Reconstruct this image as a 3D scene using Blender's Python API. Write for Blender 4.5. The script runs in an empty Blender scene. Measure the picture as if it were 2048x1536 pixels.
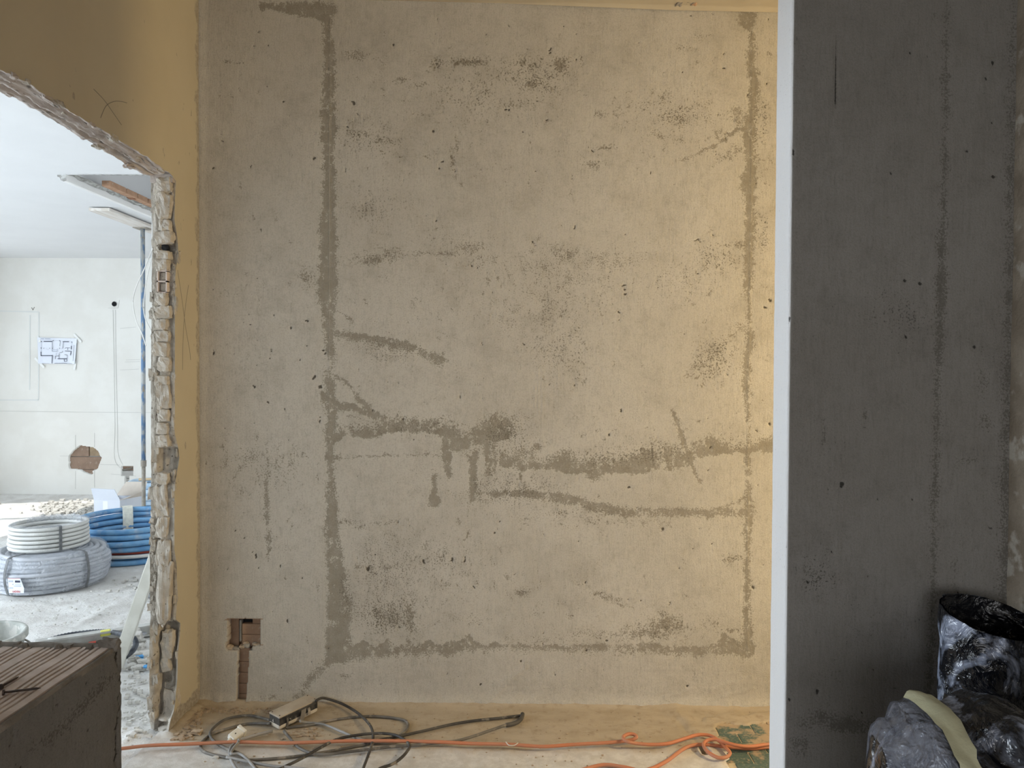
import bpy, bmesh, math, random
import numpy as np
from mathutils import Vector, Matrix, noise as mnoise

# ------------------------------------------------------------------ camera, world, lights, exposure
SC = bpy.context.scene
COL = SC.collection
FPX, CAMH = 1479.0, 1.34
_psi, _th, _ro = math.radians(0.6), math.radians(1.0), math.radians(0.3)
_fw = np.array([-math.sin(_psi) * math.cos(_th), math.cos(_psi) * math.cos(_th), -math.sin(_th)])
_r0 = np.array([math.cos(_psi), math.sin(_psi), 0.0])
_u0 = np.cross(_r0, _fw)
_R = math.cos(_ro) * _r0 + math.sin(_ro) * _u0
_U = -math.sin(_ro) * _r0 + math.cos(_ro) * _u0
_C = np.array([0.0, 0.0, CAMH])

cam_d = bpy.data.cameras.new('camera')
cam_d.sensor_fit = 'HORIZONTAL'; cam_d.sensor_width = 36.0
cam_d.lens = FPX / 2048.0 * 36.0
cam_d.clip_start = 0.02; cam_d.clip_end = 200
cam = bpy.data.objects.new('camera', cam_d); COL.objects.link(cam)
mw = Matrix.Identity(4)
for i in range(3):
    mw[i][0] = _R[i]; mw[i][1] = _U[i]; mw[i][2] = -_fw[i]; mw[i][3] = _C[i]
cam.matrix_world = mw
SC.camera = cam

SC.view_settings.view_transform = 'Standard'
SC.view_settings.look = 'None'
SC.view_settings.gamma = 1.0
SC.view_settings.use_curve_mapping = False
SC.view_settings.exposure = 0.0

world = bpy.data.worlds.new('world'); SC.world = world
world.use_nodes = True
_bg = world.node_tree.nodes['Background']
_bg.inputs[0].default_value = (0.62, 0.78, 1.0, 1); _bg.inputs[1].default_value = 0.3

def area_light(name, loc, direction, sx, sy, energy, color):
    d = bpy.data.lights.new(name, 'AREA'); d.shape = 'RECTANGLE'; d.size = sx; d.size_y = sy
    d.energy = energy; d.color = color
    o = bpy.data.objects.new(name, d); COL.objects.link(o)
    o.location = loc
    o.rotation_euler = Vector(direction).to_track_quat('-Z', 'Z').to_euler()
    return o

# daylight through the two window openings of the next room (left, outside the frame)
area_light('window_and_fill_light', (-5.96, 2.2, 1.05), (1, 0, 0), 3.6, 1.8, 410, (0.80, 0.90, 1.0))
area_light('window_and_fill_light', (-5.96, 6.1, 1.30), (1, 0, 0), 1.9, 2.2, 30, (0.85, 0.93, 1.0))
# low sun through the far window of the next room
sd = bpy.data.lights.new('sun', 'SUN'); sd.energy = 4.0; sd.angle = 0.009; sd.color = (1.0, 0.95, 0.86)
so = bpy.data.objects.new('sun', sd); COL.objects.link(so)
so.rotation_euler = Vector((1.0, 0.35, -1.25)).to_track_quat('-Z', 'Z').to_euler()
area_light('window_and_fill_light', (3.02, 1.75, 0.95), (-1, 0, 0), 2.2, 1.3, 32, (1.0, 0.93, 0.82))
area_light('window_and_fill_light', (1.62, 5.6, 1.3), (-1, 0, 0), 2.4, 1.8, 55, (0.9, 0.95, 1.0))  # added fill light to brighten the raised ceiling; no window known there
area_light('window_and_fill_light', (0.0, -1.66, 1.0), (0, 1, 0), 1.8, 1.3, 29, (0.99, 0.98, 0.98))  # added fill light behind the camera to lift the near room
# warm bare bulb in the space behind the right partition
pd = bpy.data.lights.new('bare_bulb', 'POINT'); pd.energy = 138; pd.color = (1.0, 0.75, 0.38); pd.shadow_soft_size = 0.06
po = bpy.data.objects.new('bare_bulb', pd); COL.objects.link(po); po.location = (2.35, 1.84, 1.42)

# ------------------------------------------------------------------ helpers
def ray(px, py):
    return _fw + _R * ((px - 1024) / FPX) - _U * ((py - 768) / FPX)
def on(ax, v, px, py):
    d = ray(px, py); t = (v - _C[ax]) / d[ax]
    return _C + d * t
def onx(v, px, py): return on(0, v, px, py)
def ony(v, px, py): return on(1, v, px, py)
def onz(v, px, py): return on(2, v, px, py)
def project(P):
    d = P - _C
    w = d @ _fw
    return 1024 + FPX * (d @ _R) / w, 768 - FPX * (d @ _U) / w

_rng = np.random.RandomState(7)
_TAB = _rng.rand(256, 256)
def vnoise(x, y, seed=0):
    x = np.asarray(x, float) + seed * 17.31; y = np.asarray(y, float) + seed * 31.7
    xi = np.floor(x).astype(int); yi = np.floor(y).astype(int)
    fx = x - xi; fy = y - yi
    fx = fx * fx * (3 - 2 * fx); fy = fy * fy * (3 - 2 * fy)
    g = lambda a, b: _TAB[a & 255, b & 255]
    return (g(xi, yi) * (1 - fx) + g(xi + 1, yi) * fx) * (1 - fy) + (g(xi, yi + 1) * (1 - fx) + g(xi + 1, yi + 1) * fx) * fy
def fbm(x, y, seed=0, octs=4, gain=0.5):
    a, s, t = 1.0, 0.0, 0.0
    for o in range(octs):
        s = s + a * (vnoise(x, y, seed + o * 3) - 0.5); t += a
        a *= gain; x = x * 2.03; y = y * 2.03
    return s / t
def n3(p, s=1.0, seed=0.0):
    return mnoise.noise(Vector((p[0] * s + seed, p[1] * s + seed * 1.7, p[2] * s - seed)))

def mesh_obj(name, V, F, mat=None, parent=None, smooth=True, attrs=None, mats=None, fmat=None):
    me = bpy.data.meshes.new(name)
    V = np.asarray(V, np.float32).reshape(-1, 3)
    if isinstance(F, np.ndarray) and F.ndim == 2:
        n, k = F.shape
        me.vertices.add(len(V)); me.vertices.foreach_set('co', V.ravel())
        me.loops.add(n * k); me.loops.foreach_set('vertex_index', F.astype(np.int32).ravel())
        me.polygons.add(n)
        me.polygons.foreach_set('loop_start', np.arange(0, n * k, k, dtype=np.int32))
        me.update(calc_edges=True); me.validate()
    else:
        me.from_pydata([tuple(map(float, v)) for v in V], [], [tuple(int(i) for i in f) for f in F]); me.update()
    if smooth:
        me.polygons.foreach_set('use_smooth', np.ones(len(me.polygons), dtype=bool))
    if attrs:
        for k, a in attrs.items():
            at = me.attributes.new(k, 'FLOAT', 'POINT')
            at.data.foreach_set('value', np.asarray(a, np.float32).ravel())
    if mats:
        for m in mats: me.materials.append(m)
        if fmat is not None: me.polygons.foreach_set('material_index', np.asarray(fmat, np.int32))
    elif mat: me.materials.append(mat)
    o = bpy.data.objects.new(name, me); COL.objects.link(o)
    if parent is not None: o.parent = parent
    return o

def empty(name, loc=(0, 0, 0)):
    o = bpy.data.objects.new(name, None); COL.objects.link(o); o.location = loc
    o.empty_display_size = 0.05
    return o
def tag(o, label, cat, group=None, kind=None):
    o['label'] = label; o['category'] = cat
    if group: o['group'] = group
    if kind: o['kind'] = kind
    return o
def struct(o, label=None):
    o['kind'] = 'structure'
    if label: o['label'] = label
    return o
def reparent(o, p):
    """parent keeping world place (p is an unrotated empty)"""
    o.parent = p; o.matrix_parent_inverse = Matrix.Translation(p.location).inverted()
    return o

def gfaces(nu, nv, flip=False):
    i = np.arange((nu - 1) * (nv - 1)); a = (i // (nv - 1)) * nv + i % (nv - 1)
    F = np.stack([a, a + nv, a + nv + 1, a + 1], 1)
    return F[:, ::-1] if flip else F
def merge(parts):
    V, F, n = [], [], 0
    for v, f in parts:
        v = np.asarray(v, float).reshape(-1, 3)
        V.append(v); F += [tuple(int(i) + n for i in q) for q in f]; n += len(v)
    return np.concatenate(V), F
def box(x0, x1, y0, y1, z0, z1):
    V = [(x, y, z) for z in (z0, z1) for y in (y0, y1) for x in (x0, x1)]
    F = [(0, 2, 3, 1), (4, 5, 7, 6), (0, 1, 5, 4), (2, 6, 7, 3), (0, 4, 6, 2), (1, 3, 7, 5)]
    return V, F
def bevel_box(name, dims, bev, mat, parent=None, seg=2, smooth=False):
    bm = bmesh.new(); bmesh.ops.create_cube(bm, size=1.0)
    bmesh.ops.scale(bm, vec=dims, verts=bm.verts)
    if bev > 0: bmesh.ops.bevel(bm, geom=bm.edges[:], offset=bev, segments=seg, affect='EDGES', profile=0.6)
    me = bpy.data.meshes.new(name); bm.to_mesh(me); bm.free()
    if mat: me.materials.append(mat)
    if smooth: me.polygons.foreach_set('use_smooth', np.ones(len(me.polygons), dtype=bool))
    o = bpy.data.objects.new(name, me); COL.objects.link(o)
    if parent is not None: o.parent = parent
    return o
def catmull(P, n=8, closed=False):
    P = [np.asarray(p, float) for p in P]; out = []; m = len(P)
    g = (lambda i: P[i % m]) if closed else (lambda i: P[min(max(i, 0), m - 1)])
    for i in range(m if closed else m - 1):
        a, b, c, d = g(i - 1), g(i), g(i + 1), g(i + 2)
        for k in range(n):
            t = k / n
            out.append(0.5 * ((2 * b) + (c - a) * t + (2 * a - 5 * b + 4 * c - d) * t * t + (3 * b - a - 3 * c + d) * t ** 3))
    if not closed: out.append(P[-1])
    return np.array(out)
def tube(P, r, seg=8, closed=False, rad=None):
    P = np.asarray(P, float); n = len(P)
    T = np.roll(P, -1, 0) - np.roll(P, 1, 0) if closed else np.gradient(P, axis=0)
    T /= np.linalg.norm(T, axis=1)[:, None] + 1e-12
    up = np.array([0, 0, 1.0]); V = []
    A = np.cross(T, up); bad = np.linalg.norm(A, axis=1) < 1e-3
    A[bad] = np.array([1.0, 0, 0]); A /= np.linalg.norm(A, axis=1)[:, None]
    B = np.cross(A, T)
    an = np.arange(seg) * 2 * math.pi / seg
    rr = np.full(n, r) if rad is None else np.asarray(rad)
    V = P[:, None, :] + rr[:, None, None] * (np.cos(an)[None, :, None] * A[:, None, :] + np.sin(an)[None, :, None] * B[:, None, :])
    F = []
    for i in range(n if closed else n - 1):
        j = (i + 1) % n
        for k in range(seg):
            l = (k + 1) % seg
            F.append((i * seg + k, i * seg + l, j * seg + l, j * seg + k))
    if not closed:
        F.append(tuple(range(seg - 1, -1, -1))); F.append(tuple((n - 1) * seg + k for k in range(seg)))
    return V.reshape(-1, 3), F
def lathe(prof, seg=48, cx=0, cy=0):
    n = len(prof); V = []
    for k in range(seg):
        a = 2 * math.pi * k / seg
        for r, z in prof: V.append((cx + r * math.cos(a), cy + r * math.sin(a), z))
    F = []
    for k in range(seg):
        l = (k + 1) % seg
        for i in range(n - 1): F.append((k * n + i, l * n + i, l * n + i + 1, k * n + i + 1))
    return V, F
def lump(size, seed, n=4, rough=0.18, rnd=0.5):
    """irregular broken chunk centred on 0"""
    V, F = [], []; idx = {}
    def vid(p):
        k = tuple(round(c, 4) for c in p)
        if k not in idx:
            idx[k] = len(V); V.append(p)
        return idx[k]
    for ax in range(3):
        for sg in (-1, 1):
            for i in range(n):
                for j in range(n):
                    q = []
                    for di, dj in ((0, 0), (1, 0), (1, 1), (0, 1)):
                        a = -1 + 2 * (i + di) / n; b = -1 + 2 * (j + dj) / n
                        p = [0, 0, 0]; p[ax] = sg; p[(ax + 1) % 3] = a; p[(ax + 2) % 3] = b
                        q.append(vid(tuple(p)))
                    F.append(tuple(q if sg > 0 else q[::-1]))
    out = []
    for p in V:
        v = np.array(p); l = np.linalg.norm(v)
        v = v * (1 - rnd) + v / l * rnd * 1.15
        k = 1 + rough * (n3(v, 1.3, seed) + 0.6 * n3(v, 3.1, seed + 5))
        out.append(v * k * np.array(size) * 0.5)
    return np.array(out), F
def path_ribbon(P, N, half, off):
    """flat thin ribbon following points P on a surface with normal N"""
    P = np.asarray(P, float); T = np.gradient(P, axis=0); T /= np.linalg.norm(T, axis=1)[:, None] + 1e-12
    S = np.cross(T, np.asarray(N, float)); S /= np.linalg.norm(S, axis=1)[:, None] + 1e-12
    O = np.asarray(N, float) * off
    n = len(P); V = np.concatenate([P + S * half, P - S * half, P + S * half + O, P - S * half + O])
    F = []
    for i in range(n - 1):
        a, b, c, d = i, n + i, 2 * n + i, 3 * n + i
        F += [(c, d, d + 1, c + 1), (a, c, c + 1, a + 1), (b, b + 1, d + 1, d)]
    return V, F

# ------------------------------------------------------------------ materials
def _nt(name):
    m = bpy.data.materials.new(name); m.use_nodes = True
    nt = m.node_tree; nt.nodes.clear()
    out = nt.nodes.new('ShaderNodeOutputMaterial'); b = nt.nodes.new('ShaderNodeBsdfPrincipled')
    nt.links.new(b.outputs[0], out.inputs[0])
    return m, nt, b, out
class NB:
    """tiny node builder"""
    def __init__(s, nt): s.nt = nt
    def n(s, t, **kw):
        x = s.nt.nodes.new(t)
        for k, v in kw.items(): setattr(x, k, v)
        return x
    def set(s, sock, v):
        if isinstance(v, bpy.types.NodeSocket): s.nt.links.new(v, sock)
        elif isinstance(v, (tuple, list)): sock.default_value = tuple(v) + ((1,) if len(v) == 3 and len(sock.default_value) == 4 else ())
        else: sock.default_value = v
    def math(s, op, a, b=0.0, clamp=False):
        x = s.n('ShaderNodeMath', operation=op, use_clamp=clamp)
        s.set(x.inputs[0], a); s.set(x.inputs[1], b); return x.outputs[0]
    def noise(s, vec, scale, detail=5, rough=0.55, dist=0.0):
        x = s.n('ShaderNodeTexNoise'); s.set(x.inputs['Vector'], vec)
        x.inputs['Scale'].default_value = scale; x.inputs['Detail'].default_value = detail
        x.inputs['Roughness'].default_value = rough; x.inputs['Distortion'].default_value = dist
        return x.outputs['Fac']
    def coord(s, kind='Object', scale=(1, 1, 1), rot=(0, 0, 0)):
        t = s.n('ShaderNodeTexCoord'); m = s.n('ShaderNodeMapping')
        s.nt.links.new(t.outputs[kind], m.inputs[0]); m.inputs['Scale'].default_value = scale; m.inputs['Rotation'].default_value = rot
        return m.outputs[0]
    def ramp(s, v, a, b, smooth=True):
        x = s.n('ShaderNodeMapRange', interpolation_type='SMOOTHSTEP' if smooth else 'LINEAR')
        s.set(x.inputs['Value'], v); s.set(x.inputs['From Min'], a); s.set(x.inputs['From Max'], b); return x.outputs[0]
    def mix(s, f, a, b):
        x = s.n('ShaderNodeMix', data_type='RGBA'); s.set(x.inputs[0], f); s.set(x.inputs[6], a); s.set(x.inputs[7], b); return x.outputs[2]
    def attr(s, name):
        x = s.n('ShaderNodeAttribute', attribute_name=name); return x.outputs['Fac']
    def bump(s, h, strength, dist, prev=None):
        x = s.n('ShaderNodeBump'); x.inputs['Strength'].default_value = strength; x.inputs['Distance'].default_value = dist
        s.set(x.inputs['Height'], h)
        if prev is not None: s.set(x.inputs['Normal'], prev)
        return x.outputs[0]
    def sep(s, vec):
        x = s.n('ShaderNodeSeparateXYZ'); s.set(x.inputs[0], vec); return x.outputs

def surf(name, c1, c2=None, scale=12, lo=0.38, hi=0.62, rough=0.85, bump=0.25, bscale=140, bdist=0.002, stretch=(1, 1, 1), metal=0.0, spec=0.3, c3=None, s3=60, t3=(0.62, 0.7), coat=0.0, detail=6):
    m, nt, b, _ = _nt(name); k = NB(nt)
    v = k.coord('Object', stretch)
    c2 = c2 or c1
    col = k.mix(k.ramp(k.noise(v, scale, detail), lo, hi), c1, c2)
    if c3: col = k.mix(k.ramp(k.noise(v, s3, 5), t3[0], t3[1]), col, c3)
    k.set(b.inputs['Base Color'], col)
    b.inputs['Roughness'].default_value = rough; b.inputs['Metallic'].default_value = metal
    b.inputs['Specular IOR Level'].default_value = spec; b.inputs['Coat Weight'].default_value = coat
    if bump: k.set(b.inputs['Normal'], k.bump(k.noise(v, bscale, 6, 0.6), bump, bdist))
    return m

def plaster_mat(name, base, base2, stain, dark, brown=(0.30, 0.175, 0.10), lite=(0.5, 0.46, 0.39), pit_gain=0.16, streak=(60, 60, 9)):
    m, nt, b, _ = _nt(name); k = NB(nt)
    v = k.coord('Object'); vs = k.coord('Object', streak)
    n_big = k.noise(v, 2.3, 4); n_mid = k.noise(v, 26, 5, 0.6); n_fine = k.noise(v, 190, 4, 0.65); n_str = k.noise(vs, 2.6, 4, 0.6)
    n_gr = k.noise(v, 420, 3, 0.6)
    col = k.mix(k.ramp(n_big, 0.35, 0.65), base, base2)
    mot = k.noise(v, 8, 7, 0.68); vd = k.coord('Object', (22, 22, 70), (0, 0.62, 0)); n_dg = k.noise(vd, 1.3, 5, 0.62)
    col = k.mix(k.math('MULTIPLY', k.ramp(mot, 0.46, 0.68), 0.20), col, stain)
    col = k.mix(k.math('MULTIPLY', k.ramp(k.math('ADD', k.math('MULTIPLY', n_dg, 0.6), k.math('MULTIPLY', mot, 0.4)), 0.53, 0.68), 0.17), col, stain)
    # faint grime haze with the trowel direction
    hz = k.ramp(k.math('ADD', k.math('MULTIPLY', n_str, 0.6), k.math('MULTIPLY', n_mid, 0.5)), 0.5, 0.78)
    col = k.mix(k.math('MULTIPLY', hz, 0.30), col, stain)
    col = k.mix(k.math('MULTIPLY', k.ramp(n_gr, 0.35, 0.7), 0.16), col, stain)
    col = k.mix(k.math('MULTIPLY', k.ramp(n_fine, 0.46, 0.64), 0.24), col, stain)
    s = k.math('ADD', k.attr('stain'), k.math('MULTIPLY', k.math('SUBTRACT', n_fine, 0.5), 2.3))
    s = k.math('ADD', s, k.math('MULTIPLY', k.math('SUBTRACT', n_mid, 0.5), 0.9))
    sm = k.ramp(s, 0.36, 0.66)
    col = k.mix(k.math('MULTIPLY', sm, k.math('ADD', 0.20, k.math('ADD', k.math('MULTIPLY', n_mid, 0.65), k.math('MULTIPLY', n_fine, 0.6)))), col, stain)
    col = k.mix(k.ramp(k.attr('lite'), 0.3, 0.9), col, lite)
    p = k.math('ADD', k.math('ADD', k.math('MULTIPLY', n_fine, 0.75), k.math('MULTIPLY', n_str, 0.25)), k.math('MULTIPLY', k.attr('pit'), pit_gain))
    p = k.math('ADD', p, k.math('MULTIPLY', k.math('SUBTRACT', mot, 0.5), 0.22))
    pm = k.ramp(p, 0.655, 0.75)
    col = k.mix(k.math('MULTIPLY', pm, 0.45), col, dark)
    dk = k.ramp(k.math('ADD', k.attr('dark'), k.math('MULTIPLY', k.math('SUBTRACT', n_fine, 0.5), 0.5)), 0.4, 0.75)
    col = k.mix(k.math('MULTIPLY', dk, 0.9), col, dark)
    col = k.mix(k.attr('brown'), col, brown)
    k.set(b.inputs['Base Color'], col)
    b.inputs['Roughness'].default_value = 0.9; b.inputs['Specular IOR Level'].default_value = 0.2
    h = k.math('SUBTRACT', k.math('ADD', k.math('MULTIPLY', n_fine, 0.5), k.math('MULTIPLY', n_str, 0.5)), k.math('MULTIPLY', pm, 0.5))
    k.set(b.inputs['Normal'], k.bump(k.math('ADD', h, k.math('MULTIPLY', n_gr, 0.35)), 0.8, 0.0035))
    return m

MAT = {}
MAT['plaster'] = plaster_mat('grey_plaster', (0.55, 0.52, 0.465), (0.50, 0.47, 0.415), (0.26, 0.235, 0.19), (0.07, 0.06, 0.047), pit_gain=0.17)
MAT['plaster_dark'] = plaster_mat('cement_plaster', (0.285, 0.277, 0.262), (0.26, 0.25, 0.233), (0.15, 0.142, 0.127), (0.03, 0.03, 0.028), pit_gain=0.12, lite=(0.80, 0.81, 0.82))  # lite: doorway light put into the end-face colour
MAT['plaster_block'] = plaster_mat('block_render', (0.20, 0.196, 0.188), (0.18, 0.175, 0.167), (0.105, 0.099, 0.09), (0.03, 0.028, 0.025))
MAT['plaster_flat'] = surf('plain_plaster', (0.36, 0.35, 0.33), (0.32, 0.31, 0.29), 4)
MAT['rubble'] = surf('broken_mortar', (0.50, 0.46, 0.40), (0.36, 0.325, 0.275), 26, bump=0.8, bscale=190, bdist=0.004, c3=(0.14, 0.12, 0.10), s3=70, t3=(0.63, 0.68))
MAT['chunk'] = surf('brick_in_mortar', (0.52, 0.475, 0.41), (0.43, 0.385, 0.325), 30, bump=0.6, bscale=240, bdist=0.003, c3=(0.2, 0.17, 0.14), s3=110, t3=(0.64, 0.70))
MAT['lintel'] = surf('broken_lintel', (0.50, 0.44, 0.40), (0.40, 0.345, 0.31), 30, bump=0.8, bscale=120, bdist=0.004, stretch=(1, 0.25, 1), c3=(0.2, 0.18, 0.16), s3=60, t3=(0.6, 0.66))
MAT['terra'] = surf('terracotta', (0.44, 0.27, 0.175), (0.38, 0.225, 0.14), 18, bump=0.3, c3=(0.5, 0.42, 0.34), s3=40, t3=(0.6, 0.75))
MAT['terra_hole'] = surf('terracotta_in_wall', (0.34, 0.225, 0.15), (0.28, 0.18, 0.12), 18, bump=0.3, c3=(0.4, 0.33, 0.26), s3=40, t3=(0.6, 0.75))
MAT['terra_pale'] = surf('terracotta_dusty', (0.64, 0.555, 0.505), (0.54, 0.45, 0.395), 14, bump=0.3, bscale=200, c3=(0.52, 0.45, 0.39), s3=30, t3=(0.56, 0.72))
MAT['void'] = surf('dark_void', (0.012, 0.012, 0.013), bump=0)
MAT['white_wall'] = surf('white_paint', (0.80, 0.795, 0.76), (0.76, 0.75, 0.71), 3, bump=0.12, bscale=60)
MAT['white_ceiling'] = surf('white_ceiling_paint', (0.74, 0.75, 0.76), (0.72, 0.73, 0.74), 2, bump=0.05)
MAT['cream'] = surf('cream_paint', (0.42, 0.365, 0.275), (0.39, 0.335, 0.25), 3, bump=0.15, bscale=90, c3=(0.42, 0.36, 0.28), s3=18, t3=(0.68, 0.74))
MAT['grey_wall'] = surf('mid_grey_plaster', (0.42, 0.41, 0.39), (0.38, 0.37, 0.35), 4)  # plain grey of the pieces in the small wall hole
MAT['upstand'] = surf('shade_grey_plaster', (0.24, 0.237, 0.23), (0.21, 0.207, 0.20), 4)  # darker grey stands in for shade on the upstand
MAT['pencil'] = surf('pencil_line', (0.20, 0.185, 0.16), bump=0)
MAT['pencil_pale'] = surf('pale_pencil_line', (0.55, 0.55, 0.52), bump=0)
MAT['paper'] = surf('plan_paper', (0.80, 0.84, 0.92), (0.77, 0.81, 0.90), 5, bump=0.05, rough=0.6)
MAT['ink'] = surf('plan_ink', (0.06, 0.065, 0.10), bump=0)
MAT['ink_pale'] = surf('plan_pale_ink', (0.50, 0.53, 0.62), bump=0)
MAT['tape_clear'] = surf('pale_tape', (0.85, 0.86, 0.84), bump=0, rough=0.35)
MAT['blue_tube'] = surf('blue_dusty_tube', (0.12, 0.30, 0.55), (0.20, 0.40, 0.63), 9, rough=0.5, bump=0.15, c3=(0.36, 0.47, 0.6), s3=14, t3=(0.5, 0.75))
MAT['red_tube'] = surf('brown_red_tube', (0.30, 0.06, 0.04), (0.24, 0.05, 0.035), rough=0.5, bump=0)
MAT['white_tube'] = surf('white_tube', (0.74, 0.73, 0.70), (0.66, 0.65, 0.62), rough=0.5, bump=0)
MAT['grey_tube'] = surf('grey_conduit', (0.52, 0.54, 0.58), (0.44, 0.455, 0.49), 9, rough=0.5, bump=0.15)
MAT['white_conduit'] = surf('white_conduit', (0.70, 0.70, 0.67), (0.64, 0.64, 0.62), 9, rough=0.5, bump=0)
MAT['strap'] = surf('grey_strap', (0.13, 0.135, 0.14), (0.18, 0.185, 0.19), 30, rough=0.5, bump=0.1)
MAT['masking'] = surf('masking_tape', (0.62, 0.62, 0.44), (0.55, 0.55, 0.38), 20, rough=0.5, bump=0.5, bscale=50, bdist=0.004)
MAT['wrap_tape'] = surf('crumpled_tape', (0.80, 0.80, 0.70), (0.68, 0.68, 0.60), 40, rough=0.45, bump=0.8, bscale=60, bdist=0.006)
MAT['blue_steel'] = surf('worn_blue_steel', (0.13, 0.22, 0.36), (0.42, 0.43, 0.42), 30, lo=0.42, hi=0.58, rough=0.6, bump=0.2, c3=(0.3, 0.26, 0.2), s3=35, t3=(0.6, 0.66), stretch=(1, 1, 0.35))
MAT['bare_steel'] = surf('dirty_steel', (0.36, 0.33, 0.28), (0.27, 0.24, 0.2), 25, rough=0.6)
MAT['board'] = surf('pale_board', (0.72, 0.69, 0.65), (0.62, 0.57, 0.51), 10, bump=0.2, stretch=(4, 0.4, 4))
MAT['card_white'] = surf('white_card', (0.74, 0.77, 0.83), (0.70, 0.73, 0.80), 5, rough=0.7, bump=0.1)
MAT['card_in'] = surf('kraft_inside', (0.70, 0.63, 0.55), (0.62, 0.55, 0.48), 5, rough=0.8, bump=0.1)
MAT['blue_wrap'] = surf('pale_blue_wrapped_tube', (0.48, 0.66, 0.84), (0.64, 0.78, 0.90), 14, rough=0.35, bump=0.5, bscale=40, bdist=0.01)
MAT['wood'] = surf('pale_wood_handle', (0.66, 0.52, 0.34), (0.58, 0.44, 0.28), 8, stretch=(1, 6, 6), bump=0.1)
MAT['alu'] = surf('dusty_aluminium', (0.56, 0.56, 0.54), (0.48, 0.47, 0.44), 14, rough=0.5, metal=0.25, bump=0.1)
MAT['vial'] = surf('yellow_vial', (0.72, 0.70, 0.12), bump=0, rough=0.15, spec=0.5)
MAT['red'] = surf('red_plastic', (0.62, 0.10, 0.07), bump=0, rough=0.4)
MAT['black_tube'] = surf('black_conduit', (0.035, 0.04, 0.05), (0.10, 0.11, 0.125), 20, rough=0.45, bump=0.1)
MAT['straightedge'] = surf('pale_plastic_bar', (0.64, 0.63, 0.57), (0.56, 0.55, 0.49), 10, rough=0.45, bump=0.1)
MAT['bucket'] = surf('mortar_bucket', (0.52, 0.53, 0.50), (0.40, 0.41, 0.38), 16, rough=0.7, bump=0.4, c3=(0.62, 0.61, 0.57), s3=22, t3=(0.55, 0.62))
MAT['blue_scrap'] = surf('blue_scrap', (0.10, 0.36, 0.72), bump=0.1)
MAT['debris'] = surf('debris_plaster', (0.66, 0.64, 0.60), (0.52, 0.50, 0.46), 20, bump=0.5)
MAT['crumb'] = surf('tan_crumbs', (0.47, 0.37, 0.27), (0.38, 0.29, 0.20), 40, bump=0.4)
MAT['cable'] = surf('dusty_grey_cable', (0.10, 0.092, 0.082), (0.18, 0.165, 0.145), 10, rough=0.6, bump=0.2, c3=(0.30, 0.265, 0.22), s3=25, t3=(0.54, 0.68))
MAT['cable_dark'] = surf('black_cable', (0.045, 0.042, 0.04), (0.09, 0.083, 0.074), 12, rough=0.55, bump=0.2, c3=(0.2, 0.18, 0.15), s3=30, t3=(0.58, 0.68))
MAT['cable_pale'] = surf('pale_grey_cable', (0.33, 0.32, 0.31), (0.26, 0.25, 0.235), 10, rough=0.55, bump=0.15)
MAT['orange'] = surf('orange_cable', (0.52, 0.19, 0.095), (0.47, 0.21, 0.125), 8, rough=0.5, bump=0.1)
MAT['strip_top'] = surf('dusty_cover', (0.46, 0.40, 0.32), (0.40, 0.34, 0.265), 12, rough=0.8, bump=0.15)
MAT['strip_black'] = surf('scuffed_black_plastic', (0.025, 0.025, 0.027), (0.07, 0.066, 0.06), 40, rough=0.4, bump=0.2, c3=(0.5, 0.47, 0.42), s3=70, t3=(0.63, 0.68))
MAT['strip_white'] = surf('off_white_plastic', (0.58, 0.53, 0.45), (0.50, 0.45, 0.37), 12, rough=0.5, bump=0.1)
MAT['plug'] = surf('white_plug_plastic', (0.76, 0.74, 0.67), (0.70, 0.67, 0.60), 12, rough=0.45, bump=0.1)
MAT['nail'] = surf('rusty_nail', (0.05, 0.04, 0.035), (0.09, 0.06, 0.045), 40, rough=0.5, metal=0.4, bump=0.2)
MAT['mortar'] = surf('dark_mortar', (0.25, 0.23, 0.205), (0.18, 0.165, 0.145), 24, bump=0.7, bscale=120, bdist=0.004)

def yellow_paint():
    m, nt, b, _ = _nt('yellow_paint'); k = NB(nt); v = k.coord('Object')
    x, y, z = k.sep(v)
    nm = k.noise(v, 14, 6, 0.6); nf = k.noise(v, 90, 5, 0.6)
    col = k.mix(k.ramp(k.noise(v, 3, 4), 0.35, 0.65), (0.485, 0.43, 0.32), (0.46, 0.405, 0.30))
    e = k.math('ADD', z, k.math('MULTIPLY', k.math('SUBTRACT', nm, 0.5), -0.12))
    bare = k.math('SUBTRACT', 1.0, k.ramp(e, 0.058, 0.068))                    # paint gone along the floor
    e2 = k.math('ADD', y, k.math('MULTIPLY', k.math('SUBTRACT', nm, 0.5), 0.10))
    bare2 = k.ramp(e2, 2.915, 2.93)                                             # grey smears in the corner
    ch = k.ramp(k.noise(k.coord('Object', (1, 1, 0.5)), 30, 4, 0.5), 0.70, 0.715)   # chips
    mk = k.math('MAXIMUM', bare, k.math('MAXIMUM', k.math('MULTIPLY', bare2, 0.8), k.math('MULTIPLY', ch, 0.7)))
    col = k.mix(mk, col, k.mix(k.ramp(nf, 0.4, 0.6), (0.36, 0.325, 0.27), (0.27, 0.235, 0.19)))
    k.set(b.inputs['Base Color'], col); b.inputs['Roughness'].default_value = 0.75; b.inputs['Specular IOR Level'].default_value = 0.2
    h = k.math('ADD', k.math('MULTIPLY', mk, -0.5), k.math('MULTIPLY', k.noise(v, 120, 5, 0.6), 0.3))
    k.set(b.inputs['Normal'], k.bump(h, 0.5, 0.002))
    return m
MAT['yellow'] = yellow_paint()

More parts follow.
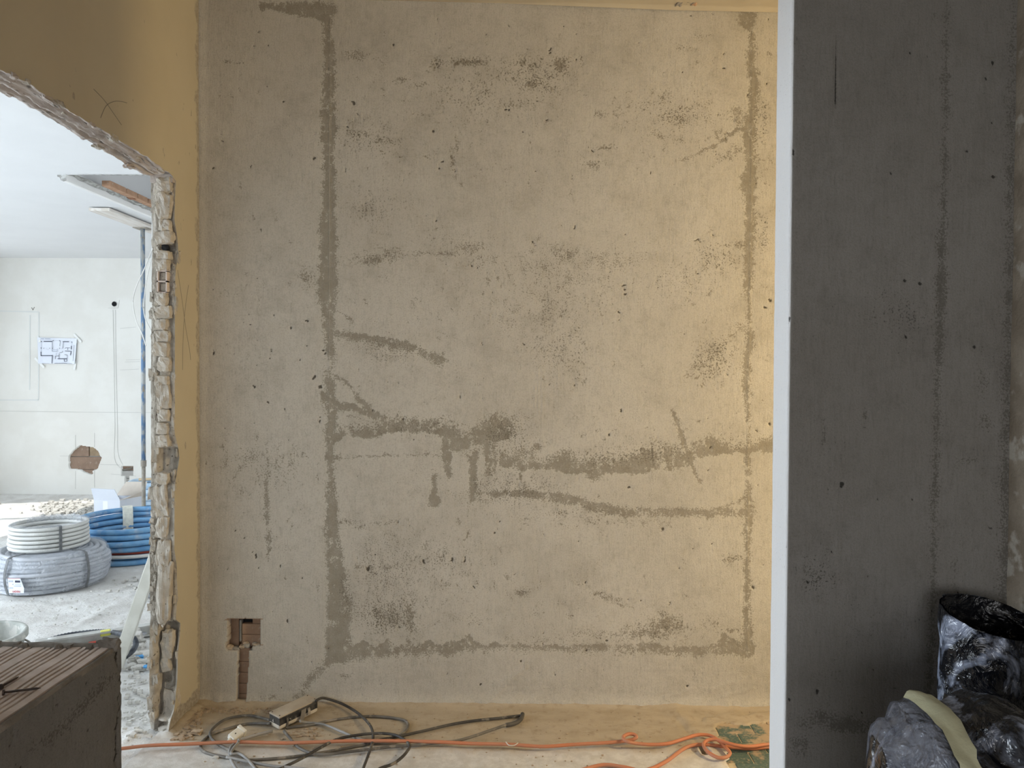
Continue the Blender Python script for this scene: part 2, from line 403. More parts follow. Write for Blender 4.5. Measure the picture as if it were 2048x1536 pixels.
def floor_mat():
    m, nt, b, _ = _nt('dusty_floor'); k = NB(nt); v = k.coord('Object')
    nb = k.noise(v, 3.2, 5, 0.6); nm = k.noise(v, 24, 6, 0.65); nf = k.noise(v, 170, 5, 0.65)
    st = k.noise(k.coord('Object', (1, 2.2, 1)), 6, 6, 0.65)
    tan = k.mix(k.ramp(st, 0.38, 0.62), (0.47, 0.395, 0.30), (0.41, 0.34, 0.25))
    tan = k.mix(k.math('MULTIPLY', k.ramp(nm, 0.52, 0.7), 0.55), tan, (0.29, 0.225, 0.155))
    grey = k.mix(k.ramp(nm, 0.36, 0.62), (0.66, 0.635, 0.60), (0.55, 0.52, 0.48))  # pale grey: painted doorway light and threshold dust
    w = k.math('ADD', k.attr('grey'), k.math('ADD', k.math('MULTIPLY', k.math('SUBTRACT', nb, 0.5), 1.1), k.math('MULTIPLY', k.math('SUBTRACT', nm, 0.5), 0.9)))
    col = k.mix(k.ramp(w, 0.35, 0.75), tan, grey)
    col = k.mix(k.math('MULTIPLY', k.ramp(nf, 0.60, 0.70), 0.35), col, (0.2, 0.155, 0.11))
    col = k.mix(k.ramp(k.attr('dark'), 0.4, 0.8), col, (0.02, 0.017, 0.014))
    k.set(b.inputs['Base Color'], col); b.inputs['Roughness'].default_value = 0.92; b.inputs['Specular IOR Level'].default_value = 0.15
    k.set(b.inputs['Normal'], k.bump(k.math('ADD', nf, nm), 0.45, 0.003))
    return m
MAT['floor'] = floor_mat()
MAT['floor_dust'] = surf('white_dust_floor', (0.74, 0.73, 0.705), (0.63, 0.61, 0.58), 7, bump=0.9, bscale=70, bdist=0.006, c3=(0.36, 0.335, 0.30), s3=55, t3=(0.64, 0.70))

def tile_mat():
    m, nt, b, _ = _nt('green_tile'); k = NB(nt)
    g = k.n('ShaderNodeNewGeometry').outputs['Position']
    nm = k.noise(g, 11, 6, 0.65); nf = k.noise(g, 90, 5, 0.6)
    col = k.mix(k.ramp(nf, 0.4, 0.65), (0.07, 0.12, 0.105), (0.12, 0.165, 0.14))
    x, y, z = k.sep(g)
    d = k.math('ADD', nm, k.math('MULTIPLY', k.math('SUBTRACT', y, 2.62), 0.55))
    col = k.mix(k.ramp(d, 0.50, 0.62), col, (0.42, 0.315, 0.21))
    col = k.mix(k.math('MULTIPLY', k.ramp(nf, 0.55, 0.7), 0.5), col, (0.42, 0.33, 0.23))
    k.set(b.inputs['Base Color'], col); b.inputs['Roughness'].default_value = 0.6
    return m
MAT['tile'] = tile_mat()
MAT['grout'] = surf('pale_grout', (0.60, 0.52, 0.38), (0.5, 0.42, 0.3), 30)

def film_mat(name, c_dark, c_haze, lo, hi, rough=0.28, transp=0.0, scale=7):
    m, nt, b, out = _nt(name); k = NB(nt); v = k.coord('Object')
    n = k.noise(v, scale, 5, 0.6, 1.2)
    k.set(b.inputs['Base Color'], k.mix(k.ramp(n, lo, hi), c_dark, c_haze))
    b.inputs['Roughness'].default_value = rough; b.inputs['Specular IOR Level'].default_value = 0.6
    k.set(b.inputs['Normal'], k.bump(k.noise(v, scale * 2.2, 4, 0.5, 1.5), 0.8, 0.03))
    if transp > 0:
        t = k.n('ShaderNodeBsdfTransparent'); mx = k.n('ShaderNodeMixShader'); mx.inputs[0].default_value = transp
        nt.links.new(b.outputs[0], mx.inputs[1]); nt.links.new(t.outputs[0], mx.inputs[2]); nt.links.new(mx.outputs[0], out.inputs[0])
    return m
MAT['bag'] = film_mat('milky_glint_black_film', (0.005, 0.006, 0.009), (0.30, 0.34, 0.44), 0.50, 0.66, rough=0.2)  # milky patches brightened to stand in for bluish highlights on the film
MAT['bag_black'] = film_mat('black_film', (0.004, 0.004, 0.005), (0.012, 0.013, 0.016), 0.4, 0.7)
MAT['bag_clear'] = film_mat('clear_film', (0.26, 0.285, 0.36), (0.40, 0.43, 0.52), 0.45, 0.6, rough=0.16, transp=0.6, scale=11)
MAT['film'] = film_mat('wrap_film', (0.62, 0.67, 0.75), (0.80, 0.84, 0.90), 0.4, 0.6, rough=0.2, transp=0.68, scale=14)

# ------------------------------------------------------------------ layout constants
D = 2.95                      # back wall
XL = -1.281                   # this room's face of the left wall
WT = 0.09                     # its thickness
CZ = 2.83                     # wall tops here (the ceiling underside dips a little to the right)
def ceil_z(x): return 2.792 - 0.022 * x
FY, CZ2 = 7.75, 2.505          # next room: far wall, ceiling
PX0, PY0, PY1 = 0.685, 1.90, 2.01   # right partition: edge x, front, back
XR = 1.253                    # right wall
XW = -5.80                    # window wall of the next room

# ------------------------------------------------------------------ fields drawn on a wall surface
class Field:
    def __init__(s, PX, PY, warp=4.0, wscale=14.0, seed=1):
        s.px0, s.py0 = PX, PY
        wx = fbm(PX / wscale, PY / wscale, seed, 4, 0.6); wy = fbm(PX / wscale, PY / wscale, seed + 11, 4, 0.6)
        s.PX = PX + wx * 3.2 * warp + 4.0 * fbm(PX / 4.5, PY / 4.5, seed + 21, 3, .6); s.PY = PY + wy * 3.2 * warp + 4.0 * fbm(PX / 4.5, PY / 4.5, seed + 27, 3, .6)
        s.f = {k: np.zeros(PX.shape) for k in ('stain', 'pit', 'dark', 'lite', 'brown', 'h')}
    def win(s, x0, x1, y0, y1):
        c = np.where((s.px0.max(1) >= x0) & (s.px0.min(1) <= x1))[0]
        r = np.where((s.py0.max(0) >= y0) & (s.py0.min(0) <= y1))[0]
        if len(c) == 0 or len(r) == 0: return None
        return slice(c[0], c[-1] + 1), slice(r[0], r[-1] + 1)
    def put(s, key, w, val, add=False):
        a = s.f[key][w]
        s.f[key][w] = a + val if add else np.maximum(a, val)
    def blob(s, key, x, y, rx, ry, st=1.0, ang=0.0, add=False, raw=False):
        m = max(rx, ry) * 2.4 + 6; w = s.win(x - m, x + m, y - m, y + m)
        if w is None: return
        A, B = (s.px0, s.py0) if raw else (s.PX, s.PY)
        dx = A[w] - x; dy = B[w] - y; c, n = math.cos(ang), math.sin(ang)
        u = (dx * c + dy * n) / rx; v = (-dx * n + dy * c) / ry
        s.put(key, w, st * np.exp(-(u * u + v * v)), add)
    def band(s, key, pts, wd=6.0, st=1.0, soft=4.0, below=0.0, add=False, raw=False):
        """polyline of half width wd; 'below' adds a feathered spread under the line"""
        xs = [p[0] for p in pts]; ys = [p[1] for p in pts]; m = wd + soft + below * 2.5 + 8
        w = s.win(min(xs) - m, max(xs) + m, min(ys) - m, max(ys) + m)
        if w is None: return
        A, B = (s.px0[w], s.py0[w]) if raw else (s.PX[w], s.PY[w])
        best = np.full(A.shape, 1e9); side = np.zeros(A.shape)
        for (x0, y0, *a), (x1, y1, *b) in zip(pts[:-1], pts[1:]):
            L2 = (x1 - x0) ** 2 + (y1 - y0) ** 2 + 1e-9
            t = np.clip(((A - x0) * (x1 - x0) + (B - y0) * (y1 - y0)) / L2, 0, 1)
            w0 = a[0] if a else wd; w1 = b[0] if b else wd
            dd = np.hypot(A - x0 - t * (x1 - x0), B - y0 - t * (y1 - y0)) - (w0 + (w1 - w0) * t)
            cl = dd < best; best = np.where(cl, dd, best); side = np.where(cl, B - (y0 + t * (y1 - y0)), side)
        sf = soft if raw else soft * 2.2
        v = st * np.clip(0.5 - best / sf, 0, 1)
        if below: v = np.maximum(v, st * 0.8 * np.exp(-(np.maximum(best, 0) / below) ** 2) * (side > 0))
        s.put(key, w, v, add)
    def vstrip(s, key, rows, st=1.0, soft=6.0):
        ys = [r[0] for r in rows]
        xl = np.interp(s.PY, ys, [r[1] for r in rows]); xr = np.interp(s.PY, ys, [r[2] for r in rows])
        v = np.clip(0.5 + np.minimum(s.PX - xl, xr - s.PX) / (soft * 2.4), 0, 1) * np.clip((s.PY - ys[0]) / 6 + 1, 0, 1) * np.clip((ys[-1] - s.PY) / 6 + 1, 0, 1)
        s.f[key] = np.maximum(s.f[key], v * st)
    def hstrip(s, key, cols, st=1.0, top=14.0, bot=5.0):
        xs = [c[0] for c in cols]
        yt = np.interp(s.PX, xs, [c[1] for c in cols]); yb = np.interp(s.PX, xs, [c[2] for c in cols])
        v = np.clip(0.5 + np.minimum((s.PY - yt) / (top * 2.5), (yb - s.PY) / (bot * 1.7)), 0, 1) * np.clip((s.PX - xs[0]) / 6 + 1, 0, 1) * np.clip((xs[-1] - s.PX) / 6 + 1, 0, 1)
        s.f[key] = np.maximum(s.f[key], v * st)

# ------------------------------------------------------------------ back wall
def back_wall():
    us = np.concatenate([np.arange(XL - 0.002, 1.09, 0.0042), np.linspace(1.1, 3.0, 12)])
    vs = np.concatenate([np.arange(0.0, CZ + 0.004, 0.0042)])
    X, Z = np.meshgrid(us, vs, indexing='ij')
    PX, PY = project(np.stack([X, np.full_like(X, D), Z], -1))
    f = Field(PX, PY)
    S = 'stain'
    # --- long vertical strips where the old frames stood
    f.vstrip(S, [(15, 590, 668), (40, 640, 668), (55, 646, 664), (110, 649, 670), (150, 648, 672), (200, 643, 671), (260, 641, 673), (300, 646, 669), (370, 647, 671), (450, 640, 672), (520, 638, 675), (560, 636, 675), (620, 641, 669), (680, 649, 668), (740, 654, 668), (790, 643, 672), (850, 652, 676), (900, 653, 668), (960, 652, 668), (1020, 652, 677), (1060, 650, 679), (1130, 655, 686), (1200, 653, 702), (1250, 653, 702), (1290, 652, 700), (1322, 652, 690)], 1.0)
    f.vstrip(S, [(22, 1472, 1511), (52, 1478, 1511), (62, 1498, 1510), (100, 1495, 1512), (130, 1493, 1510), (160, 1499, 1522), (200, 1496, 1517), (250, 1487, 1512), (330, 1490, 1513), (370, 1481, 1512), (420, 1490, 1512), (500, 1488, 1508), (560, 1487, 1505), (620, 1495, 1502), (680, 1491, 1508), (740, 1484, 1502), (800, 1486, 1500), (860, 1495, 1500), (900, 1491, 1502), (960, 1490, 1500), (1015, 1490, 1508), (1050, 1484, 1506), (1100, 1489, 1500), (1200, 1487, 1500), (1260, 1483, 1505), (1312, 1486, 1508)], 0.95)
    # --- top left patch
    f.hstrip(S, [(520, 2, 18), (560, 4, 24), (600, 4, 34), (640, 4, 36), (672, 8, 32)], 0.9, 6, 5)
    # --- middle ragged band
    f.hstrip(S, [(664, 850, 890), (690, 856, 870), (720, 854, 876), (745, 850, 878), (770, 834, 866), (800, 834, 862), (830, 838, 868), (860, 844, 866), (884, 838, 874), (905, 842, 905), (925, 860, 900), (945, 858, 896), (975, 838, 884), (1000, 830, 884), (1022, 838, 872)], 0.95, 16, 4)
    f.hstrip(S, [(1000, 902, 932), (1050, 914, 940), (1095, 913, 940), (1130, 904, 946), (1160, 918, 946), (1200, 916, 949), (1240, 918, 948), (1280, 900, 947), (1310, 886, 941), (1340, 893, 942), (1370, 902, 936), (1390, 888, 922), (1420, 868, 912), (1440, 876, 910), (1470, 892, 906), (1500, 884, 906), (1560, 868, 906)], 0.9, 14, 4)
    f.band(S, [(893, 870, 10), (894, 920, 11), (897, 955, 6)], 9, 0.95)
    f.band(S, [(946, 905, 9), (946, 960, 10), (948, 998, 7)], 8, 0.9)
    f.band(S, [(974, 858, 5), (976, 905, 9), (977, 948, 5)], 6, 0.95)
    f.band(S, [(986, 862, 2), (988, 915, 5), (990, 950, 2)], 4, 0.9)
    f.band(S, [(870, 948, 4), (868, 975, 8), (868, 1003, 13)], 8, 0.95)
    f.blob(S, 1005, 855, 34, 26, 0.9); f.blob(S, 1075, 892, 12, 14, 0.95); f.blob(S, 1008, 842, 18, 12, 0.9)
    f.blob(S, 1186, 955, 14, 12, 0.9); f.blob(S, 1040, 952, 4, 12, 1.0)
    f.blob(S, 960, 885, 60, 30, 0.5); f.blob(S, 1050, 905, 70, 26, 0.48)
    # --- lower arc
    f.band(S, [(960, 985, 2), (1040, 984, 4), (1090, 988, 6), (1140, 996, 7), (1190, 1010, 8), (1230, 1018, 6), (1290, 1022, 5), (1380, 1022, 5), (1440, 1022, 6), (1500, 1022, 7)], 6, 0.95, 6, below=9)
    f.band(S, [(1448, 1016, 2), (1475, 1005, 3), (1494, 992, 3)], 3, 0.95)
    f.blob(S, 960, 1000, 60, 14, 0.46); f.blob(S, 1080, 1030, 90, 16, 0.36); f.blob(S, 1300, 1045, 90, 14, 0.38)
    f.blob(S, 945, 990, 26, 14, 0.6)
    # --- diagonals off the left strip
    f.band(S, [(668, 662, 2), (705, 669, 3), (760, 678, 4), (800, 686, 4), (838, 694, 4), (858, 706, 5), (880, 716, 4)], 4, 1.0, 4, below=14)
    f.band(S, [(862, 700, 2), (885, 708, 3), (890, 700, 1)], 2, 0.8)
    f.band(S, [(666, 746, 2), (690, 764, 4), (712, 790, 5), (735, 815, 6), (755, 832, 8)], 5, 0.95)
    f.band(S, [(668, 808, 7), (700, 815, 7), (735, 825, 7), (765, 838, 7)], 7, 0.95)
    f.band(S, [(690, 830, 2), (730, 842, 3), (760, 850, 4)], 3, 0.6)
    f.band(S, [(675, 621, 1.5), (690, 632, 2), (706, 646, 1.5)], 2, 0.8)
    f.band(S, [(668, 916, 3), (720, 914, 2), (800, 910, 1.5), (885, 909, 1)], 2, 0.85)
    # --- diagonals off the right strip
    f.band(S, [(1500, 256, 7), (1470, 262, 5), (1440, 285, 4), (1400, 304, 3), (1365, 320, 2)], 4, 0.95, 5)
    f.blob(S, 1478, 232, 22, 28, 0.62); f.blob(S, 1435, 272, 10, 12, 0.7); f.blob(S, 1465, 300, 30, 14, 0.55)
    f.band(S, [(1480, 656, 8), (1450, 685, 8), (1410, 722, 9), (1378, 748, 5)], 7, 0.62, 10)
    f.band(S, [(1470, 695, 8), (1440, 722, 9), (1412, 750, 8)], 7, 0.58, 10)
    f.band(S, [(1342, 820, 2), (1360, 862, 5), (1372, 900, 5), (1388, 935, 4), (1400, 966, 2)], 4, 1.0)
    f.band(S, [(1358, 840, 1), (1372, 895, 3), (1378, 915, 2)], 2, 0.9)
    f.band(S, [(1322, 165, 1), (1340, 182, 2)], 2, .7)
    # --- upper smears
    for a in [(740, 520, 34, 10, .72), (780, 512, 24, 13, .78), (712, 512, 10, 10, .5), (870, 508, 62, 4, .66), (940, 495, 26, 11, .72), (1136, 510, 16, 13, .85), (1105, 505, 40, 16, .45), (1190, 520, 30, 18, .5), (1240, 525, 40, 24, .42), (1080, 540, 60, 26, .42), (1150, 560, 50, 22, .4), (1090, 610, 50, 30, .36), (1015, 640, 30, 30, .34), (965, 520, 24, 20, .5), (1160, 690, 16, 60, .34), (1470, 490, 40, 8, .55), (1450, 520, 30, 20, .42),
              (875, 127, 10, 9, .85), (910, 124, 12, 8, .8), (945, 124, 26, 8, .9), (1052, 126, 18, 12, .72), (1118, 130, 16, 15, .85), (1065, 168, 34, 11, .66), (1105, 178, 20, 9, .55), (1030, 210, 60, 12, .4), (715, 112, 28, 8, .66), (745, 118, 20, 5, .5), (803, 160, 18, 6, .74), (840, 172, 16, 6, .6), (720, 270, 34, 8, .55), (760, 282, 40, 6, .5), (885, 180, 16, 10, .5), (940, 190, 60, 20, .32),
              (455, 127, 12, 4, .8), (478, 127, 10, 3, .7), (1210, 297, 28, 5, .62), (1185, 328, 20, 8, .6), (1320, 270, 14, 9, .66), (1340, 235, 26, 12, .55), (1370, 215, 24, 8, .55), (1200, 228, 14, 8, .55), (1240, 228, 12, 8, .55), (1290, 215, 14, 16, .5), (1330, 200, 16, 10, .5), (1395, 210, 20, 10, .5), (1420, 235, 22, 10, .45), (1450, 310, 26, 10, .5),
              (1400, 75, 14, 8, .5), (1375, 95, 20, 4, .5), (1425, 125, 6, 6, .6), (1443, 118, 4, 5, .6), (1395, 122, 4, 4, .6),
              (612, 553, 12, 14, .58), (625, 570, 26, 10, .42), (915, 290, 6, 16, .65), (906, 325, 4, 18, .8),
              (755, 1216, 9, 30, .72), (772, 1240, 32, 12, .6), (782, 1222, 16, 18, .55), (818, 1222, 10, 36, .78), (820, 1250, 14, 16, .7), (720, 1235, 22, 24, .5), (950, 1240, 40, 10, .4), (1335, 1250, 36, 20, .8), (1300, 1268, 50, 12, .75), (1280, 1255, 30, 12, .5), (1190, 1270, 70, 10, .52), (1250, 1272, 40, 10, .55), (1100, 1280, 60, 8, .5), (1425, 1248, 26, 12, .5), (1470, 1262, 30, 3, .75),
              (1043, 1186, 13, 9, .85), (1015, 1155, 6, 6, .8), (1025, 1162, 6, 8, .5), (1070, 1225, 10, 14, .5), (1140, 1235, 10, 5, .6), (1195, 1188, 12, 7, .85), (1225, 1198, 22, 5, .7), (1465, 1118, 22, 8, .62), (1450, 1120, 8, 5, .6), (1120, 1205, 8, 4, .5),
              (1300, 1000, 8, 22, .3), (690, 1045, 26, 4, .66), (720, 1055, 16, 4, .6), (770, 1045, 30, 4, .55), (880, 1110, 14, 20, .45), (850, 1095, 12, 14, .5), (715, 1133, 20, 3, .8), (760, 1135, 26, 3, .7), (740, 1150, 6, 40, .5)]:
        f.blob(S, a[0], a[1], a[2] * 1.3, a[3] * 1.3, min(.8, a[4] * .92)); f.blob('pit', a[0], a[1], a[2] * 1.4, a[3] * 1.4, a[4])
    f.band(S, [(1172, 1175, 1), (1195, 1190, 3), (1235, 1205, 2), (1275, 1217, 1)], 2, 0.8)
    # --- left panel scrubbing
    f.band(S, [(533, 958, 4), (535, 1000, 5), (536, 1050, 5), (537, 1085, 3), (539, 1118, 2)], 4, 0.95, 5)
    rs = random.Random(4)
    for i in range(60):
        x = rs.gauss(525, 52); y = rs.gauss(925, 22)
        if 412 < x < 640: f.band(S, [(x, y, rs.uniform(.8, 2.2)), (x + rs.uniform(-2, 2), y + rs.uniform(8, 34), .7)], 2, rs.uniform(.5, .9), 3)
    f.blob(S, 500, 915, 40, 20, 0.5); f.blob(S, 560, 930, 50, 16, 0.46); f.blob(S, 443, 893, 6, 7, 0.95); f.blob(S, 450, 930, 8, 30, 0.5)
    # --- bottom scalloped band
    f.hstrip(S, [(655, 1286, 1322), (690, 1290, 1322), (712, 1290, 1320), (728, 1276, 1320), (742, 1290, 1318), (752, 1298, 1316), (764, 1284, 1314), (778, 1276, 1316), (792, 1294, 1314), (803, 1284, 1312), (816, 1275, 1312), (830, 1293, 1312), (845, 1282, 1310), (860, 1276, 1310), (874, 1289, 1308), (895, 1284, 1310), (925, 1281, 1306), (938, 1266, 1304), (952, 1285, 1302), (975, 1291, 1302), (990, 1281, 1300), (1003, 1291, 1302), (1040, 1288, 1300), (1100, 1291, 1302), (1200, 1289, 1304), (1300, 1287, 1305), (1350, 1293, 1310), (1400, 1294, 1310), (1425, 1285, 1308), (1448, 1266, 1308), (1470, 1282, 1308), (1510, 1290, 1314)], 0.9, 2.5, 14)
    f.hstrip(S, [(1330, 1293, 1306), (1400, 1296, 1310), (1460, 1294, 1310), (1508, 1292, 1312)], 0.95, 6, 8)
    f.band(S, [(662, 1318, 10), (640, 1342, 10), (620, 1362, 10), (606, 1380, 8), (590, 1392, 5)], 9, 0.74, 8)
    f.blob(S, 540, 1395, 30, 6, 0.6); f.blob(S, 690, 1350, 12, 10, 0.6)
    # --- speckle density
    for a in [(1120, 590, 170, 100, .62), (1060, 520, 140, 36, .6), (1350, 560, 110, 60, .6), (1430, 520, 60, 40, .8), (1110, 700, 80, 90, .8), (780, 1130, 90, 90, .8), (900, 1120, 90, 90, .7), (770, 1230, 80, 50, 1.0), (1010, 870, 60, 40, 1.0), (1260, 910, 160, 30, .9), (830, 855, 130, 30, .7), (780, 700, 100, 40, .7), (950, 610, 120, 70, .5), (740, 280, 70, 50, .8), (760, 420, 80, 60, .7), (960, 200, 140, 80, .6), (1060, 150, 90, 50, .9), (1340, 240, 120, 70, .7), (1525, 250, 20, 60, .9), (1525, 470, 20, 50, .9), (1020, 980, 120, 50, .9), (1180, 1030, 160, 40, .6), (1100, 1150, 100, 100, .35), (540, 950, 90, 60, .5), (1470, 880, 70, 40, .6), (1430, 720, 60, 60, .9), (690, 1190, 20, 80, .9), (860, 950, 100, 40, .5), (600, 1000, 40, 120, .4), (900, 1290, 260, 30, .5), (1040, 300, 200, 40, .4), (930, 480, 120, 30, .6)]:
        f.blob('pit', *a)
    # --- single holes and chips
    marks = [(582, 655, 4), (535, 803, 4, 2.5, .5), (426, 336, 3.2), (690, 340, 3.5, 1.8, 1.2), (577, 1243, 3), (645, 700, 3), (648, 707, 3), (540, 718, 2), (1155, 119, 2.6), (1183, 303, 2.2), (1447, 135, 2.8), (1280, 84, 2.2), (1250, 470, 2.2), (1248, 572, 3), (1249, 580, 2.5), (1249, 590, 2.8), (1240, 625, 4, 2.6, 1.2), (1237, 640, 2.4), (1220, 542, 3), (1355, 1137, 4, 3, 1), (1218, 870, 2.2), (1255, 976, 4, 3, .6), (1386, 1097, 2.2), (1424, 1090, 2.2), (1372, 1050, 1.8), (1398, 1057, 1.8), (1254, 1197, 2), (1283, 1201, 2.2), (1042, 1323, 4, 2.4, 0), (962, 1370, 4, 2, .3), (1087, 1283, 2), (1087, 1288, 2), (1375, 1372, 3), (880, 336, 3.2), (883, 322, 2), (910, 340, 2.4), (866, 265, 3), (785, 90, 3), (510, 90, 3, 1.5, 1.6), (536, 92, 2.5, 1.2, 1.3), (695, 255, 2.5), (707, 205, 4, 3, .4), (566, 203, 2), (612, 640, 2.5), (500, 650, 2.5), (507, 772, 2), (522, 460, 3), (628, 755, 4, 4, 0), (640, 775, 5, 3, 0), (512, 1110, 3, 6, .1), (560, 1133, 2, 4, .2), (470, 1062, 2.5), (505, 1105, 2), (606, 1157, 2.6), (575, 880, 1.6), (412, 925, 2), (510, 845, 2.4), (640, 843, 2.6), (642, 836, 2), (452, 545, 2), (425, 578, 1.8), (448, 860, 2), (490, 1236, 2.5), (1450, 108, 2), (1168, 18, 1.5), (1130, 50, 2), (1100, 105, 3), (1098, 98, 2, 5, .8), (1363, 145, 3, 1.6, .8), (1380, 30, 3, 2, .4), (1425, 28, 5, 1.5, 1), (1470, 243, 3, 1.6, 1.5), (1300, 345, 2), (1148, 455, 5, 2, 2.4), (1065, 487, 6, 2, .6), (1398, 480, 12, 1.5, 0), (1425, 468, 3), (1395, 548, 2), (1510, 370, 2), (1535, 165, 2), (1540, 600, 3), (1530, 615, 4, 2, .9), (1538, 850, 3), (1515, 862, 6, 2, .6), (1505, 1175, 3), (1516, 970, 3, 1.4, 1.5), (820, 1050, 2), (795, 1045, 2.5), (848, 1125, 5, 3, .8), (905, 1120, 7, 2, 1.1), (930, 1120, 6, 2, 1.5), (946, 1175, 5, 2, 1.5), (990, 1065, 3), (737, 1140, 3, 7, 0), (1325, 1060, 3), (1170, 1165, 5, 2, 1.6), (470, 127, 2), (615, 690, 1.5), (1545, 1095, 2), (745, 820, 1.5, 4, .2), (1070, 340, 2), (1143, 352, 4, 1.4, 1.1), (1143, 360, 3, 1.4, .4), (1095, 240, 3), (1075, 200, 4, 2, .5), (1018, 218, 4, 2, .5), (1012, 215, 3)]
    for m in marks:
        x, y, r = m[:3]; e = m[3] if len(m) > 3 else r; an = m[4] if len(m) > 4 else 0
        f.blob('dark', x, y, r, e, 1.15, an, raw=False)
    rs = random.Random(11)
    for i in range(420):
        x = rs.uniform(405, 1545); y = rs.uniform(20, 1400); r = rs.choice([1.2, 1.4, 1.6, 2.2])
        f.blob('dark', x, y, r, r * rs.choice([.8, 1, 1.6, 2.6]), rs.uniform(.6, 1.0), rs.uniform(-.4, .4) + (0 if rs.random() < .8 else 1.2))
    for i in range(150):      # short trowel scratches
        x = rs.uniform(420, 1540); y = rs.uniform(40, 1390); l = rs.uniform(8, 30); a = rs.choice([1.57, 1.5, 1.62, -.6, .5, 2.3]) if y < 700 else rs.choice([1.57, 1.57, 1.5, 1.62, .4])
        f.band(S, [(x, y, .4), (x + l * math.cos(a) * .5, y + l * math.sin(a) * .5, 1.0), (x + l * math.cos(a), y + l * math.sin(a), .3)], 1, rs.uniform(.4, .75), 2.5)
    zones = [(1060, 150, 110, 50, 60, .6), (1340, 230, 130, 60, 90, -.55), (960, 190, 120, 70, 40, .5), (740, 280, 90, 40, 40, .4), (800, 150, 120, 50, 30, .5), (1100, 560, 150, 60, 110, 1.5), (1400, 560, 90, 60, 50, -.7), (1150, 680, 120, 80, 50, 1.5), (780, 1140, 110, 80, 90, 1.55), (930, 1140, 110, 90, 70, 1.55), (1060, 1200, 90, 70, 30, 1.5), (540, 930, 80, 40, 60, 1.55), (560, 1060, 70, 80, 30, 1.55), (1000, 960, 120, 40, 70, 1.4), (1280, 880, 180, 40, 50, -.5), (1150, 1035, 160, 18, 50, .05), (900, 330, 160, 60, 40, 1.3), (1430, 730, 60, 60, 50, -.7), (860, 510, 150, 20, 30, .1), (1350, 1275, 120, 25, 40, .1), (780, 620, 120, 60, 30, .7), (700, 1210, 40, 60, 30, 1.5), (1525, 400, 16, 300, 40, .8), (470, 150, 60, 60, 14, 1.5), (530, 500, 80, 200, 30, 1.55)]
    for (zx, zy, sx_, sy_, n_, an) in zones:
        for i in range(n_):
            x = rs.gauss(zx, sx_ * .6); y = rs.gauss(zy, sy_ * .6); l = rs.uniform(4, 20); a = an + rs.gauss(0, .28)
            if not (412 < x < 1545 and 15 < y < 1405): continue
            w_ = rs.uniform(.6, 2.4)
            f.band(S, [(x, y, .4), (x + l * .5 * math.cos(a), y + l * .5 * math.sin(a), w_), (x + l * math.cos(a), y + l * math.sin(a), .3)], 1, rs.uniform(.45, .85), 3.0)
    # worn spots break up the broad stains
    f.f['stain'] = f.f['stain'] * np.clip(1.08 - 2.2 * np.clip(fbm(PX / 26, PY / 40, 41, 4, .6) - .06, 0, 1) - 2.6 * np.clip(fbm(PX / 7, PY / 9, 47, 3, .6) - .06, 0, 1), .2, 1.05)
    # --- beads (thin pale raised lines), grooves and ridges
    f.band('lite', [(661, 40), (659, 300), (659, 700), (659, 1000), (659, 1320)], 0.7, 0.9, 2.0, raw=True)
    f.band('h', [(661, 40), (659, 300), (659, 700), (659, 1000), (659, 1320)], 1.0, 0.0018, 2.5, raw=True)
    f.band('lite', [(1505, 60), (1504, 250), (1501, 520), (1498, 740), (1496, 900), (1495, 1300)], 0.7, 0.8, 2.0, raw=True)
    f.band('h', [(1505, 60), (1504, 250), (1501, 520), (1498, 740), (1496, 900), (1495, 1300)], 1.0, 0.0018, 2.5, raw=True)
    f.band('h', [(978, 1404), (1010, 1372), (1050, 1335)], 2.2, 0.0035, 4); f.band('h', [(972, 1400), (1002, 1368), (1030, 1345)], 1.5, 0.002, 3)
    for x, y0, y1 in [(1070, 770, 870), (1076, 730, 860), (1084, 720, 868), (1040, 800, 900), (1116, 740, 780), (700, 1100, 1140), (706, 1095, 1135), (935, 1120, 1180), (640, 1165, 1215), (668, 1170, 1210), (1480, 1180, 1260), (1465, 980, 1050)]:
        f.band('h', [(x, y0), (x + 1, y1)], 0.8, 0.0016, 2.5, raw=True)
    for a in [(1330, 1395, 30, 6), (1420, 1380, 40, 5), (1445, 1395, 30, 4)]:
        f.band('h', [(a[0], a[1]), (a[0] + a[2], a[1] - a[2] * .35), (a[0] + 2 * a[2], a[1] - a[2] * .6)], 1.5, 0.003, 4)
    f.band('lite', [(1336, 1262, 2), (1342, 1255, 4), (1348, 1252, 1)], 2, 0.9, 3); f.band('lite', [(1225, 1294), (1252, 1294)], .6, 0.9, 1.5, raw=True)
    f.band('lite', [(858, 699, 1), (868, 711, 1.2), (878, 717, .6)], 1, 0.9, 2)
    rs = random.Random(21)
    for i in range(40):      # horizontal trowel ridges low on the wall
        x = rs.uniform(500, 1500); y = rs.uniform(1320, 1400); l = rs.uniform(20, 90)
        f.band('h', [(x, y), (x + l, y + rs.uniform(-4, 4))], .8, rs.uniform(.0008, .0018), 3)
    # --- relief
    q = f.f
    h = 0.0016 * fbm(X * 9, Z * 9, 3, 3) + 0.0011 * fbm(X * 70, Z * 22, 5, 4) + 0.0003 * fbm(X * 170 + Z * 40, Z * 170 - X * 60, 9, 2) + 0.006 * fbm(X * 1.6, Z * 1.6, 13, 2)
    h = h + q['h'] - 0.0035 * np.clip(q['dark'], 0, 1) - 0.0010 * np.clip(q['stain'], 0, 1) - 0.0006 * q['pit'] * (fbm(X * 260, Z * 200, 19, 2) > 0.08)
    # rolled edge to the floor and the corner
    h = h + 0.012 * np.exp(-(Z / 0.025) ** 2) * (1 + fbm(X * 30, Z * 30, 23, 3)) + 0.006 * np.exp(-((X - XL) / 0.02) ** 2)
